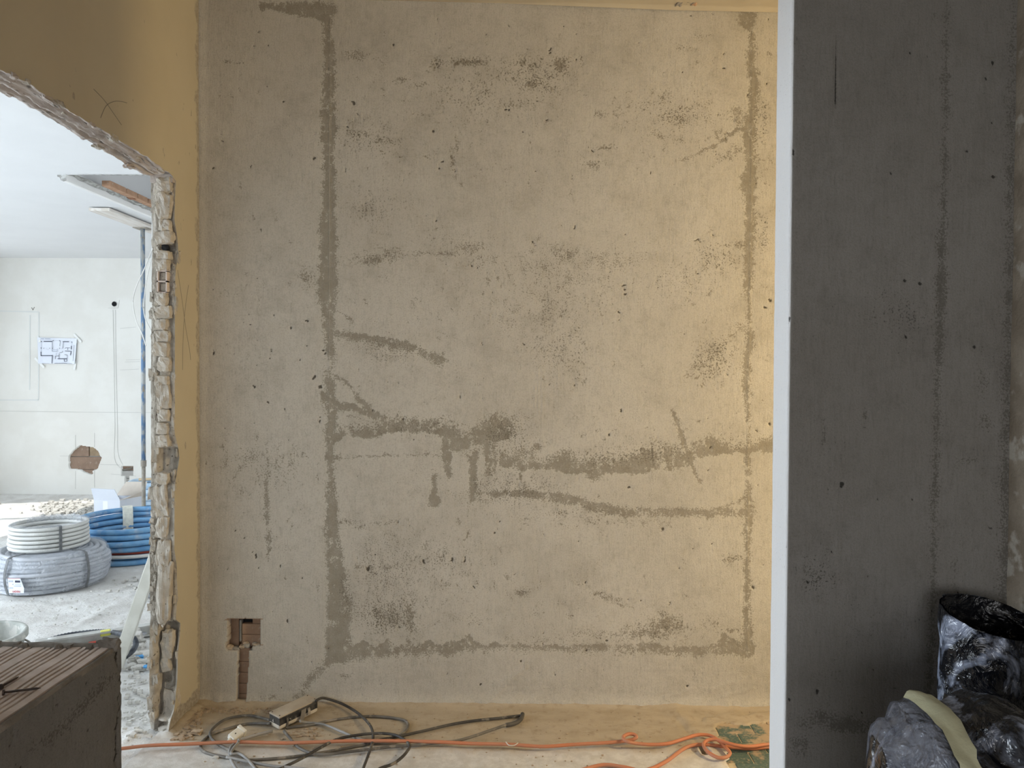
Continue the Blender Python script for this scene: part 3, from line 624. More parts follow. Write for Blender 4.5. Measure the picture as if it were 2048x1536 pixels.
    # --- chased socket hole with its slot
    jag = lambda a: fbm(PX / 9 + a, PY / 9, 31, 3) * 5
    inside = ((PX > 455 + jag(0)) & (PX < 519 + jag(3)) & (PY > 1239) & (PY < 1290 + jag(5) * 1.6)) | \
             ((PX > 452 + jag(2)) & (PX < 502 + jag(2)) & (PY >= 1284) & (PY < 1301 + jag(7))) | \
             ((PX > 474 + (1415 - PY) * 0.012 + jag(1) * .5) & (PX < 491.5 + (1415 - PY) * 0.05 + jag(4) * .5) & (PY > 1290) & (PY < 1417))
    edge = ((PX > 449) & (PX < 512 + (PY < 1240) * 14) & (np.abs(PY - 1239) < 1.3)) | ((PX > 506) & (PX < 526) & (np.abs(PY - 1290) < 1.3))
    q['brown'] = np.maximum(q['brown'], edge * 0.8)
    h = np.where(inside, -0.055, h)
    q['brown'] = np.maximum(q['brown'], inside * 0.9)
    V = np.stack([X, D - h, Z], -1).reshape(-1, 3)
    o = mesh_obj('wall_back', V, gfaces(len(us), len(vs)), MAT['plaster'],
                 attrs={k: q[k] for k in ('stain', 'pit', 'dark', 'lite', 'brown')})
    struct(o, 'stained grey plaster wall facing the camera')
    # bricks laid bare inside the chase
    def brick(px0, px1, py0, py1, dep, seed, mat='terra_hole', th=0.03):
        a = ony(D + dep, px0, py1); b = ony(D + dep, px1, py0)
        w, hh = b[0] - a[0], b[2] - a[2]
        ob = bevel_box('brick', (w, th, hh), 0.0025, MAT[mat], o)
        ob.location = ((a[0] + b[0]) / 2, D + dep + th / 2, (a[2] + b[2]) / 2)
        return ob
    brick(452, 478, 1234, 1292, 0.040, 1); brick(484, 521, 1248, 1268.5, 0.022, 2); brick(484, 521, 1269.5, 1292, 0.022, 3); brick(505, 521, 1234, 1247, 0.024, 4)
    for y0, y1 in [(1296, 1322.5), (1323.5, 1344), (1345, 1366), (1367, 1387), (1388, 1416)]:
        brick(472, 500, y0, y1, 0.022, y0)
    brick(484, 505, 1236, 1249, 0.044, 9, 'void', 0.004)  # thin black plate painting the dark inside the open cell, not a brick
    p = ony(D + 0.02, 480.5, 1262); ob = bevel_box('mortar_joint', (0.008, 0.03, 0.088), 0.003, MAT['plaster_dark'], o); ob.location = p + np.array([0, .015, 0])
    rs = random.Random(5)
    for i in range(13):
        px = rs.uniform(457, 518); py = 1291 + rs.uniform(-4, 3) + (4 if px < 490 else -2)
        c = ony(D + 0.02, px, py); s = rs.uniform(.012, .024)
        v, F = lump((s * 1.2, s, s * .8), i * 3.1, 3, .4)
        mesh_obj('broken_piece', v + c, F, MAT['crumb'] if i % 3 else MAT['rubble'], o, smooth=False)
    return o
wall_back = back_wall()

# ------------------------------------------------------------------ left wall with the broken opening
def left_wall():
    rs = np.random.RandomState(3)
    jf = [(345, 352), (352, 362), (350, 400), (349, 440), (355, 478), (357, 510), (352, 540), (350, 562), (350, 640), (350, 760), (350, 868), (356, 890), (359, 915), (354, 945), (349, 972), (349, 1100), (353, 1130), (355, 1190), (352, 1238), (361, 1246), (360, 1265), (357, 1300), (355, 1350), (351, 1400), (347, 1425), (341, 1440), (337, 1462), (336, 1485)]
    jb = [(302, 356), (302, 400), (306, 480), (304, 520), (304, 560), (303, 640), (302, 760), (302, 868), (302, 915), (302, 972), (300, 1100), (300, 1240), (299, 1300), (299, 1400), (299, 1440), (301, 1452), (301, 1485)]
    lf = [(338, 346), (320, 333), (300, 319), (270, 298), (240, 281), (200, 257), (150, 227), (100, 197), (60, 170), (20, 148), (0, 138), (-60, 100)]
    lb = [(302, 353), (280, 344), (255, 331), (220, 309), (170, 280), (120, 250), (80, 225), (40, 201), (0, 182), (-60, 148)]
    F3 = [onx(XL, *p) for p in jf][::-1]; B3 = [onx(XL - WT, *p) for p in jb][::-1]
    F3[0][2] = 0; B3[0][2] = 0
    Lf = [onx(XL, *p) for p in lf]; Lb = [onx(XL - WT, *p) for p in lb]
    Lf.append(np.array([XL, 1.36, 2.068])); Lb.append(np.array([XL - WT, 1.36, 2.066]))
    def resample(P, n):
        P = np.array(P); d = np.r_[0, np.cumsum(np.linalg.norm(np.diff(P, axis=0), axis=1))]
        t = np.linspace(0, d[-1], n); return np.stack([np.interp(t, d, P[:, i]) for i in range(3)], 1)
    NJ, NLn = 360, 230
    Fj, Bj = resample(F3, NJ), resample(B3, NJ); Fl, Bl = resample(Lf, NLn), resample(Lb, NLn)
    t = np.arange(NJ); Fj[:, 1] += 0.010 * fbm(t / 14., t * 0, 2, 4, .6); Bj[:, 1] += 0.016 * fbm(t / 9., t * 0, 5, 4, .65)
    t = np.arange(NLn); Fl[:, 2] += 0.014 * fbm(t / 8., t * 0, 8, 4, .6); Bl[:, 2] += 0.020 * fbm(t / 8., t * 0, 9, 4, .65)
    near = Fl[-1][1] - 0.006       # near jamb, outside the frame
    Fa = np.concatenate([Fj, Fl, [[XL, near, 2.05], [XL, near, 0.0]]]); Ba = np.concatenate([Bj, Bl, [[XL - WT, near, 2.05], [XL - WT, near, 0.0]]])
    Y0 = -1.6
    def panel(edge, x, flip):
        # strips: behind jamb, above lintel, near pier
        V, F = [], []
        def quadstrip(A, B):
            n0 = len(V)
            for a, b in zip(A, B): V.append(a); V.append(b)
            for i in range(len(A) - 1):
                q = (n0 + 2 * i, n0 + 2 * i + 1, n0 + 2 * i + 3, n0 + 2 * i + 2)
                F.append(q if not flip else q[::-1])
        j = edge[:NJ]; quadstrip(j, [np.array([x, D, p[2]]) for p in j])
        l = edge[NJ:NJ + NLn]
        top = np.array([x, 0, CZ])
        quadstrip(l, [np.array([x, p[1], CZ]) for p in l])
        c = j[-1]; l0 = l[0]
        n0 = len(V); V.extend([c, np.array([x, D, c[2]]), np.array([x, D, CZ]), np.array([x, l0[1], CZ]), l0]); F.append((n0, n0 + 1, n0 + 2, n0 + 3, n0 + 4) if not flip else (n0 + 4, n0 + 3, n0 + 2, n0 + 1, n0))
        le = l[-1]
        n0 = len(V); V.extend([le, np.array([x, le[1], CZ]), np.array([x, near, CZ]), np.array([x, near, 2.05])]); F.append((n0, n0 + 1, n0 + 2, n0 + 3) if not flip else (n0 + 3, n0 + 2, n0 + 1, n0))
        n0 = len(V); V.extend([np.array([x, near, 0]), np.array([x, near, CZ]), np.array([x, Y0, CZ]), np.array([x, Y0, 0])]); F.append((n0, n0 + 1, n0 + 2, n0 + 3) if not flip else (n0 + 3, n0 + 2, n0 + 1, n0))
        return V, F
    v1, f1 = panel(Fa, XL, True); v2, f2 = panel(Ba, XL - WT, False)
    nj = box(XL - WT, XL, near - 0.02, near, 0, 2.06)
    V, F = merge([(v1, f1), (v2, f2), nj])
    fm = [0] * len(f1) + [1] * (len(f2)) + [2] * 6
    o = mesh_obj('wall_left', V, F, None, mats=[MAT['yellow'], MAT['white_wall'], MAT['rubble']], fmat=fm, smooth=False)
    struct(o, 'yellow painted wall with a broken doorway opening')
    # broken faces (jamb and lintel underside)
    K = 18
    def broken(Fe, Be, normal, name, mat, amp, seed, recess=None):
        n = len(Fe); u = np.linspace(0, 1, K)
        P = Fe[:, None, :] * (1 - u)[None, :, None] + Be[:, None, :] * u[None, :, None]
        I = np.arange(n)[:, None] * np.ones(K)[None, :]; Uu = u[None, :] * np.ones((n, 1))
        d = amp * (fbm(I / 16, Uu * 7, seed, 4, .6) * 1.6 + 0.7 * fbm(I / 5, Uu * 16, seed + 4, 3, .6))
        w = np.clip(np.minimum(Uu, 1 - Uu) * 12, 0, 1)
        cr = 0.68 + 0.10 * fbm(I / 22, I * 0, seed + 9, 3)
        d = d - 0.014 * np.exp(-((Uu - cr) / 0.05) ** 2)
        cr2 = 0.17 + 0.10 * fbm(I / 18, I * 0, seed + 14, 3)
        d = d - 0.007 * np.exp(-((Uu - cr2) / 0.05) ** 2)
        if recess is not None: d = d - recess(P, Uu)
        P = P + (d * w)[:, :, None] * np.array(normal)
        return mesh_obj(name, P.reshape(-1, 3), gfaces(n, K, flip=normal[1] < 0), MAT[mat], o)
    zpx = lambda y: onx(XL, 350, y)[2]
    def rec(P, Uu):
        z = P[:, :, 2]; r = np.zeros_like(z)
        def zone(y0, y1, dep, u0, u1):
            s = 0.006
            return dep * np.clip((z - zpx(y1)) / s, 0, 1) * np.clip((zpx(y0) - z) / s, 0, 1) * np.clip((Uu - u0) / .06, 0, 1) * np.clip((u1 - Uu) / .06, 0, 1)
        r += zone(1246, 1432, 0.030, 0.08, 0.78); r += zone(488, 505, 0.03, 0.15, 0.75); r += zone(895, 945, 0.022, 0.0, 0.75)
        r += zone(1350, 1372, 0.02, 0.3, 0.6); r += zone(655, 678, 0.022, 0.68, 0.95); r += zone(967, 971, 0.025, 0.3, 0.7); r += zone(1077, 1079.5, 0.02, 0.1, 0.9)
        r += zone(1436, 1450, 0.03, 0.15, 0.6)
        return r
    broken(Fj, Bj, (0, -1, 0), 'jamb_break', 'rubble', 0.010, 3, rec)
    broken(Fl, Bl, (0, 0, -1), 'lintel_break', 'lintel', 0.012, 7)
    # corner join between jamb and lintel
    tc = mesh_obj('lintel_end', *box(XL - WT + .004, XL - .003, 2.725, 2.80, 2.03, 2.10), MAT['lintel'], o, smooth=False)
    # brick ends standing in the jamb
    yj = 2.735
    rows = [(358, 386, .42, .30, 0), (391, 437, .42, .26, 0), (441, 462, .40, .22, 1), (464, 487, .45, .30, 0), (503, 519, .45, .24, 0), (520, 542, .46, .26, 0), (587, 612, .44, .25, 0), (613, 637, .44, .27, 0), (639, 660, .46, .26, 0), (662, 684, .46, .26, 0), (686, 712, .46, .27, 0), (714, 742, .44, .25, 0), (752, 770, .46, .25, 0), (772, 816, .44, .27, 0), (820, 842, .44, .25, 0), (846, 868, .46, .22, 0), (870, 893, .46, .25, 0), (946, 966, .50, .24, 0), (972, 1032, .50, .26, 0), (1034, 1076, .48, .28, 0), (1081, 1130, .5, .28, 0), (1132, 1240, .48, .30, 0), (1268, 1318, .42, .22, 2), (1320, 1346, .44, .2, 2), (1385, 1438, .34, .30, 2), (1458, 1482, .45, .36, 0)]
    rj = random.Random(17)
    for i, (y0, y1, uc, hw, kind) in enumerate(rows):
        z1, z0 = zpx(y0), zpx(y1); hh = z1 - z0
        nn = 7 if hh > .05 else 5
        v, Fc = lump((hw * 2 * WT * rj.uniform(.92, 1.12), 0.040, hh * 1.10), i * 2.7 + 1, nn, .20, rj.uniform(.18, .5))
        a = rj.uniform(-.10, .10); ca, sa = math.cos(a), math.sin(a)
        v = np.stack([v[:, 0] * ca - v[:, 2] * sa, v[:, 1] + .004 * np.array([n3(q, 60, i) for q in v]), v[:, 0] * sa + v[:, 2] * ca], 1)
        c = np.array([XL - (uc + rj.uniform(-.05, .05)) * WT, yj + rj.uniform(-.004, .005) + (0.026 if kind == 2 else 0), (z0 + z1) / 2])
        mesh_obj('brick', v + c, Fc, MAT['chunk'], o, smooth=False)
    for i in range(110):      # crumbling plaster of the far layer and thin near layer
        k = rj.randrange(4, NJ - 4); far = rj.random() < .75
        u = rj.uniform(.74, 1.0) if far else rj.uniform(0.0, .12); c = Fj[k] * (1 - u) + Bj[k] * u; q = rj.uniform(.010, .026)
        if not far and .30 < c[2] < .45: continue
        v, Fc = lump((q * (.8 if far else .5), q * .7, q * rj.uniform(.8, 2.2)), i * 1.37, 3, .45, .3)
        mesh_obj('plaster_fragment', v + c + np.array([0, .002, 0]), Fc, MAT['rubble' if i % 3 else 'chunk'], o, smooth=False)
    # hollow brick end with two open cells
    zt, zm, zb = zpx(543), zpx(564), zpx(586)
    x0, x1 = XL - .66 * WT, XL - .24 * WT; yy = yj - .016; w = 0.005
    bars = [box(x0, x0 + w, yy, yy + .03, zb, zt), box(x1 - w, x1, yy, yy + .03, zb, zt)] + [box(x0, x1, yy, yy + .03, z - w / 2, z + w / 2) for z in (zb, zm, zt)]
    mesh_obj('brick', *merge(bars), MAT['terra_pale'], o, smooth=False)
    for z0, z1 in ((zb, zm), (zm, zt)):
        v, Fc = lump((x1 - x0 - .012, .02, (z1 - z0) * .72), z0 * 9, 3, .2, .3)
        mesh_obj('mortar_plug', v + np.array([(x0 + x1) / 2, yy + .024, (z0 + z1) / 2]), Fc, MAT['chunk'], o, smooth=False)
    p = onx(XL - .42 * WT, 333, 496); v, Fc = lump((.03, .01, .02), 3, 3, .3); mesh_obj('cavity', v + np.array([p[0], yj + .008, p[2]]), Fc, MAT['void'], o, smooth=False)
    # lintel fragments
    rs = random.Random(8)
    for i in range(26):
        k = rs.randrange(4, NLn - 4); u = rs.choice([.02, .04, .1, .96, .98, .3, .6])
        c = Fl[k] * (1 - u) + Bl[k] * u; s = rs.uniform(.012, .03)
        v, Fc = lump((s * .8, s * rs.uniform(1, 2.4), s * .6), i * 1.9, 3, .45)
        mesh_obj('plaster_fragment', v + c + np.array([0, 0, .002]), Fc, MAT['lintel' if i % 2 else 'rubble'], o, smooth=False)
    # pencil lines on the yellow paint
    for pts in [[(187, 178), (208, 200), (225, 224), (243, 250)], [(201, 236), (212, 212), (228, 203), (242, 203), (254, 206)], [(355, 540), (364, 600), (372, 660), (379, 700), (381, 720)], [(377, 570), (370, 620), (366, 680), (365, 740)]]:
        P = catmull([onx(XL, *p) for p in pts], 8)
        mesh_obj('pencil_line', *path_ribbon(P, (1, 0, 0), 0.0009, 0.0006), MAT['pencil'], o, smooth=False)
    return o, Fl, Bl, near
wall_left, LF, LB, NEAR = left_wall()

# ------------------------------------------------------------------ right partition and right wall
def right_partition():
    zs = np.arange(0, CZ + .01, 0.008)
    path = [(1.36, PY0 - .03, 1, 0), (1.36, PY1 - .004, 1, .1), (1.356, PY1, .1, 1)] + [(x, PY1, 0, 1) for x in np.linspace(1.34, PX0 + .012, 60)] + [(PX0 + .004, PY1 - .001, -.5, .8), (PX0 + .001, PY1 - .004, -.8, .5)]
    path += [(PX0, y, -1, 0) for y in np.linspace(PY1 - .009, PY0 + .009, 16)] + [(PX0 + .001, PY0 + .004, -.8, -.5), (PX0 + .004, PY0 + .001, -.5, -.8)]
    path += [(x, PY0, 0, -1) for x in np.arange(PX0 + .009, XR + .02, .0055)]
    path = np.array(path); n = len(path)
    X = path[:, 0][:, None] * np.ones(len(zs)); Y = path[:, 1][:, None] * np.ones(len(zs)); Z = np.ones(n)[:, None] * zs[None, :]
    front = (path[:, 3] < -.4)[:, None] * np.ones(len(zs)); end = (path[:, 2] < -.4)[:, None] * np.ones(len(zs))
    PX, PY = project(np.stack([X, Y, Z], -1))
    PX = np.where(front > 0, PX, -5000)
    f = Field(np.where(front > 0, PX, -5000.0), PY, 3.0)
    S = 'stain'
    f.band(S, [(1895, 0, 3), (1892, 150, 5), (1890, 300, 4), (1886, 450, 7), (1882, 580, 10), (1880, 650, 9), (1877, 750, 4), (1872, 900, 5), (1870, 1000, 5), (1866, 1150, 6), (1863, 1300, 8), (1858, 1420, 7)], 5, 0.85, 10)
    f.band(S, [(2026, 0, 5), (2024, 300, 8), (2018, 600, 12), (2014, 900, 10), (2008, 1200, 14), (2003, 1420, 10)], 8, 0.72, 14)
    for a in [(1884, 600, 10, 40, .9), (1965, 760, 14, 40, .5), (1972, 840, 16, 30, .55), (1695, 1450, 60, 18, .8), (1640, 1440, 60, 26, .6), (1600, 1490, 40, 30, .5), (1870, 30, 20, 10, .4), (1625, 1155, 24, 30, .6), (1730, 830, 6, 14, .8), (1648, 870, 6, 30, .65), (1640, 1350, 30, 12, .4), (1910, 1150, 16, 60, .35), (1935, 920, 26, 8, .7), (1750, 640, 8, 30, .35), (1580, 240, 5, 30, .5)]:
        f.blob(S, *a)
    for a in [(1800, 620, 90, 70, .9), (1640, 1150, 60, 60, 1.0), (1700, 1250, 90, 70, .6), (1650, 900, 60, 70, .5), (1840, 1250, 60, 60, .5), (1990, 900, 40, 300, .5)]: f.blob('pit', *a)
    f.band('dark', [(1672, 40, .5), (1671, 120, 1.2), (1670, 200, 1.4), (1668, 262, .4)], 1, 1.3, 2.0, raw=True)
    for m in [(1684, 970, 5), (1660, 980, 3), (1800, 791, 2.6), (1781, 790, 2.5), (1932, 302, 3.5), (1905, 230, 3), (1922, 300, 2), (1985, 128, 4), (1989, 353, 5), (1973, 155, 2.5), (1910, 150, 2), (1820, 107, 3), (1854, 125, 2), (1757, 73, 2), (1655, 43, 2), (1950, 695, 3.5), (1808, 563, 4), (1842, 566, 4), (1825, 672, 2.5), (1813, 675, 2.5), (1730, 857, 3), (1648, 900, 3.5), (1578, 640, 3, 8), (1591, 78, 2, 8), (1586, 306, 2, 8), (1973, 1052, 3), (1980, 1055, 3), (1826, 1002, 3), (1736, 1152, 3), (1885, 1370, 6), (1887, 1378, 3), (1873, 1394, 3), (1888, 1405, 3), (1790, 1378, 3), (1616, 1165, 3), (1628, 1172, 3), (1890, 1425, 3), (1725, 1427, 2), (1706, 1190, 2), (1635, 1385, 4), (1731, 1395, 2.5), (1665, 1105, 2), (1622, 830, 2), (1578, 1400, 1.5, 5)]:
        x, y, r = m[:3]; f.blob('dark', x, y, r, m[3] if len(m) > 3 else r * 1.2, 1.2)
    rs = random.Random(2)
    for i in range(160): f.blob('dark', rs.uniform(1580, 2020), rs.uniform(0, 1500), 1.5, rs.uniform(1.5, 4), rs.uniform(.5, 1))
    q = f.f
    h = 0.0014 * fbm(X * 8 + Y * 5, Z * 8, 3, 3) + 0.0009 * fbm(X * 90 + Y * 90, Z * 12, 6, 3) - 0.003 * q['dark'] - 0.001 * q['stain'] + .0015 * fbm(Y * 0 + 3, Z * 30, 8, 3) * end
    # small edge chips
    V = np.stack([X + path[:, 2][:, None] * h, Y + path[:, 3][:, None] * h, Z], -1)
    q['pit'] = q['pit'] + end * 0.30; q['lite'] = end * (np.abs(path[:, 0] - PX0) < .02)[:, None] * 1.0  # end face painted near white to stand in for light from the doorway
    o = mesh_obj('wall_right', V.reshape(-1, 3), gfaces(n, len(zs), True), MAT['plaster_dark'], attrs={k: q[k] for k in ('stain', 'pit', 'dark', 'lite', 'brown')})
    struct(o, 'unlit grey plaster partition with its end face lightened for doorway light')
    # right wall towards the camera
    ys = np.arange(-1.6, PY0 + .01, .02); X2, Z2 = np.meshgrid(ys, np.arange(0, CZ + .02, .02), indexing='ij')
    h = .006 * fbm(X2 * 8, Z2 * 8, 4, 4)
    o2 = mesh_obj('wall_right_side', np.stack([XR + h, X2, Z2], -1).reshape(-1, 3), gfaces(*X2.shape, flip=True), MAT['rough'])
    struct(o2, 'rough brown plaster wall at the right edge')
MAT['rough'] = surf('rough_brown_plaster', (0.26, 0.22, 0.17), (0.19, 0.155, 0.115), 9, bump=0.9, bscale=45, bdist=0.008, c3=(0.36, 0.33, 0.28), s3=14, t3=(0.56, 0.66))
right_partition()

# ------------------------------------------------------------------ ceiling here, rest of the shell
def shell():
    v, F = box(XL - WT, 3.1, -1.7, D + .1, 0, .15); v = [(x, y, z + ceil_z(x)) for x, y, z in v]
    o = mesh_obj('ceiling', v, F, MAT['cream'], smooth=False); struct(o, 'cream ceiling above the plaster wall')
    # ragged bed where the ceiling meets the wall
    xs = np.linspace(-1.25, 1.05, 260); P = []
    prof = [(0, 0), (.006, .012), (.018, .02), (.05, .022), (.09, .018)]
    for i, x in enumerate(xs):
        w = (1 + 1.2 * fbm(np.array([i / 9.]), np.array([0.]), 3, 4)[0]) * min(1, max(.08, (x + .7) / .9))
        for a, b in prof: P.append((x, D - .004 - a * w, ceil_z(x) + .002 + (b - .022) * .7 * min(1, max(.05, (x + .3) / .9))))
    mesh_obj('ceiling_edge', P, gfaces(len(xs), len(prof), True), MAT['cream'], o)
    rs = random.Random(6)
    for i in range(12):
        c = ony(D - .03, rs.uniform(1355, 1398), rs.uniform(-8, 8)); s = rs.uniform(.014, .03)
        v, F = lump((s, s, s), i * 2.3, 3, .4)
        mesh_obj('broken_brick', v + c + np.array([0, 0, .004]), F, MAT['terra'] if i % 3 == 0 else MAT['mortar'], o, smooth=False)
    struct(mesh_obj('wall_rear', *merge([box(XL - WT, -.9, -1.72, -1.6, 0, CZ), box(.9, 3.1, -1.72, -1.6, 0, CZ), box(-.9, .9, -1.72, -1.6, 0, .35), box(-.9, .9, -1.72, -1.6, 1.85, CZ)]), MAT['plaster_flat'], smooth=False), 'wall behind the camera')  # middle opening added for the fill light
    struct(mesh_obj('wall_corridor', *merge([box(2.9, 3.0, -1.7, .65, 0, CZ), box(2.9, 3.0, 2.85, D + .1, 0, CZ), box(2.9, 3.0, .65, 2.85, 0, .3), box(2.9, 3.0, .65, 2.85, 1.8, CZ)]), MAT['yellow'], smooth=False), 'yellow wall of the space behind the partition')
    struct(mesh_obj('wall_divider', *box(1.30, 1.36, -1.6, PY0 - .02, 0, CZ), MAT['yellow'], smooth=False), 'wall between the rooms at the right')
    # next room: far wall with two knocked holes
    us = np.concatenate([np.linspace(XW, -5.05, 8), np.arange(-4.95, -3.78, .0062), np.linspace(-3.7, 1.5, 30)])
    vs = np.concatenate([np.linspace(0, .14, 6), np.arange(.16, .66, .0062), np.linspace(.68, CZ2 + .45, 20)])
    X, Z = np.meshgrid(us, vs, indexing='ij'); PX, PY = project(np.stack([X, np.full_like(X, FY), Z], -1))
    poly = [(138, 912), (146, 902), (160, 891), (176, 894), (186, 895), (196, 903), (200, 913), (203, 916), (199, 926), (195, 937), (184, 942), (186, 948), (180, 949), (166, 943), (160, 939), (140, 938), (137, 930), (139, 925), (137, 918)]
    def inpoly(x, y):
        r = np.zeros(x.shape, bool); j = len(poly) - 1
        for i in range(len(poly)):
            xi, yi = poly[i]; xj, yj = poly[j]
            c = ((yi > y) != (yj > y)) & (x < (xj - xi) * (y - yi) / (yj - yi + 1e-9) + xi); r ^= c; j = i
        return r
    hole = inpoly(PX, PY); sq = ((PX > 243) & (PX < 266) & (PY > 933) & (PY < 952)) | ((PX > 250) & (PX < 257.5) & (PY > 950) & (PY < 972))
    dep = np.where(hole, .05, 0) + np.where(sq, .05, 0)
    fw = mesh_obj('wall_far', np.stack([X, FY + dep + .002 * fbm(X * 3, Z * 3, 2, 3), Z], -1).reshape(-1, 3), gfaces(*X.shape), MAT['white_wall'])
    struct(fw, 'white painted far wall of the next room')
    def fbrick(p0, p1, q0, q1, dep, mat='terra_pale'):
        a = ony(FY + dep, p0, q1); b = ony(FY + dep, p1, q0)
        ob = bevel_box('brick', (b[0] - a[0], .025, b[2] - a[2]), .004, MAT[mat], fw); ob.location = ((a[0] + b[0]) / 2, FY + dep + .0125, (a[2] + b[2]) / 2)
    fbrick(134, 177.5, 886, 912.5, .026, 'terra_far'); fbrick(179.5, 206, 886, 912, .026, 'terra_far2'); fbrick(140, 205, 914, 938.5, .022, 'terra_far'); fbrick(158, 192, 939.5, 956, .026, 'terra_far')
    fbrick(241, 268, 942, 956, .018, 'grey_wall'); fbrick(241, 268, 930, 940.5, .03, 'terra_far'); fbrick(249, 259, 957, 974, .03, 'grey_wall')
    a = ony(FY + .022, 245, 940); b = ony(FY + .012, 265, 936)
    mesh_obj('cable_end', *tube([a, b], .008, 6), MAT['pencil'], fw)
    c = ony(FY, 229, 608); mesh_obj('drill_hole', *merge([lathe([(0.0, 0), (.022, 0), (.026, .004)], 16)]), MAT['void'], fw).matrix_world = Matrix.Translation(Vector(c) + Vector((0, -.002, 0))) @ Matrix.Rotation(math.pi / 2, 4, 'X')
    def line(pts, half=.0016, m='pencil_pale'):
        P = [ony(FY - .0015, *p) for p in pts]; P = catmull(P, 4) if len(P) > 2 else np.array([P[0] + (P[1] - P[0]) * t for t in np.linspace(0, 1, 4)])
        mesh_obj('pencil_line', *path_ribbon(P, (0, -1, 0), half, .001), MAT[m], fw, smooth=False)
    line([(226, 620), (228, 720), (230, 850), (229, 916), (241, 936)]); line([(231, 620), (232, 720), (235, 850), (236, 905), (246, 930)])
    line([(0, 822), (150, 824), (303, 825)], .0018); line([(151, 870), (151, 900)]); line([(189, 866), (189, 894)]); line([(151, 942), (151, 978)]); line([(189, 938), (189, 975)])
    line([(216, 616), (236, 616)]); line([(239, 600), (236, 616)]); line([(240, 657), (272, 654)]); line([(252, 720), (280, 719)]); line([(250, 724), (280, 723)])
    line([(120, 912), (138, 912)]); line([(200, 929), (240, 930)]); line([(222, 948), (272, 952)], .0014); line([(240, 740), (278, 738)])
    line([(63, 615), (66, 620)], .003, 'pencil'); line([(69, 614), (66, 620)], .003, 'pencil')
    for pts in ([(0, 622), (78, 624)], [(78, 624), (77, 800)], [(0, 800), (77, 800)], [(60, 630), (59, 780)]):
        line(pts, .006, 'patch')
    # floor-level skirting shadow line of the far wall
    # window wall, near wall, ceilings of the next room
    W = [(.4, 4.0), (5.1, 7.1)]; zs0, zs1 = .12, 2.25
    parts = [box(XW - .14, XW, -.3, .4, 0, 2.95), box(XW - .14, XW, 4.0, 5.1, 0, 2.95), box(XW - .14, XW, 7.1, FY + .1, 0, 2.95)]
    for y0, y1 in W: parts += [box(XW - .14, XW, y0, y1, 0, zs0), box(XW - .14, XW, y0, y1, zs1, 2.95)]
    struct(mesh_obj('wall_window_side', *merge(parts), MAT['white_wall'], smooth=False), 'window wall of the next room')
    for i, (y0, y1) in enumerate(W):
        fr = [box(XW - .10, XW - .04, y0, y0 + .06, zs0, zs1), box(XW - .10, XW - .04, y1 - .06, y1, zs0, zs1), box(XW - .10, XW - .04, y0, y1, zs0, zs0 + .06), box(XW - .10, XW - .04, y0, y1, zs1 - .06, zs1), box(XW - .10, XW - .04, (y0 + y1) / 2 - .03, (y0 + y1) / 2 + .03, zs0, zs1)]
        struct(mesh_obj('window_%d' % (i + 1), *merge(fr), MAT['white_tube'], smooth=False), 'window frame of the next room')
    struct(mesh_obj('wall_gap_room', *merge([box(1.5, 1.6, 2.9, 4.4, 0, 2.86), box(1.5, 1.6, 6.8, FY + .1, 0, 2.86), box(1.5, 1.6, 4.4, 6.8, 0, .4), box(1.5, 1.6, 4.4, 6.8, 2.2, 2.86)]), MAT['white_wall'], smooth=False), 'end wall of the room behind the plaster wall, opened for an added light')  # opening added to let the unseen fill light in
    struct(mesh_obj('floor_gap_room', *box(XL - .06, 1.6, D + .08, FY + .1, -.1, -.004), MAT['floor_dust'], smooth=False), 'floor behind the plaster wall')
    struct(mesh_obj('ceiling_gap_room', *box(XL - WT, 1.6, D + .12, 4.0, 2.78, 2.86), MAT['white_ceiling'], smooth=False), 'ceiling behind the plaster wall')
    struct(mesh_obj('wall_back_reverse', *box(XL - WT, 1.6, D + .07, D + .12, 0, 2.86), MAT['white_wall'], smooth=False), 'reverse side of the plaster wall')
    struct(mesh_obj('wall_near_side', *box(XW - .14, XL - WT, -.42, -.3, 0, 2.95), MAT['white_wall'], smooth=False), 'near wall of the next room')
    xs1 = -2.755; ye = 4.435; xs2 = -2.615
    cl = mesh_obj('ceiling_next_room', *merge([box(XW - .14, xs1, -.42, FY + .1, CZ2, CZ2 + .05), box(xs1, XL - WT, -.42, ye, CZ2, CZ2 + .05)]), MAT['white_ceiling'], smooth=False)
    struct(cl, 'white plaster ceiling of the next room')
    hi = mesh_obj('ceiling_raised', *box(xs1 - .3, 1.6, ye - .5, FY + .2, 2.78, 2.86), MAT['bright_white'], smooth=False); struct(hi, 'higher ceiling seen through the gap')
    struct(mesh_obj('wall_upstand', *box(xs2 + .02, 1.6, 5.80, 5.9, 2.46, 2.78), MAT['upstand'], smooth=False), 'grey upstand above the ceiling gap')
    struct(mesh_obj('wall_gap_side', *box(xs1 - .32, xs1 - .02, ye - .5, FY + .1, CZ2 + .05, 2.78), MAT['white_ceiling'], smooth=False), 'wall above the cornice')
    # torn ceiling edge
    xs = np.linspace(xs1 + .10, XL - WT, 90); P = []
    for i, x in enumerate(xs):
        w = .03 * (1 + 1.6 * fbm(np.array([i / 6.]), np.array([1.]), 5, 4)[0])
        for a, z in ((0, CZ2 - .001), (w * .5, CZ2 - .002), (w, CZ2 + .012), (w, CZ2 + .05)): P.append((x, ye + a - .012, z))
    mesh_obj('torn_edge', P, gfaces(len(xs), 4, True), MAT['torn'], cl)
    # cornice moulding along the old wall line
    ysn = np.linspace(ye, FY, 60); prof = [(-.052, .0), (-.050, -.012), (-.036, -.016), (-.028, -.034), (-.012, -.040), (.004, -.036), (.008, -.004), (.008, .03)]
    P = [(xs1 + a + .02, y, CZ2 + b) for y in ysn for a, b in prof]
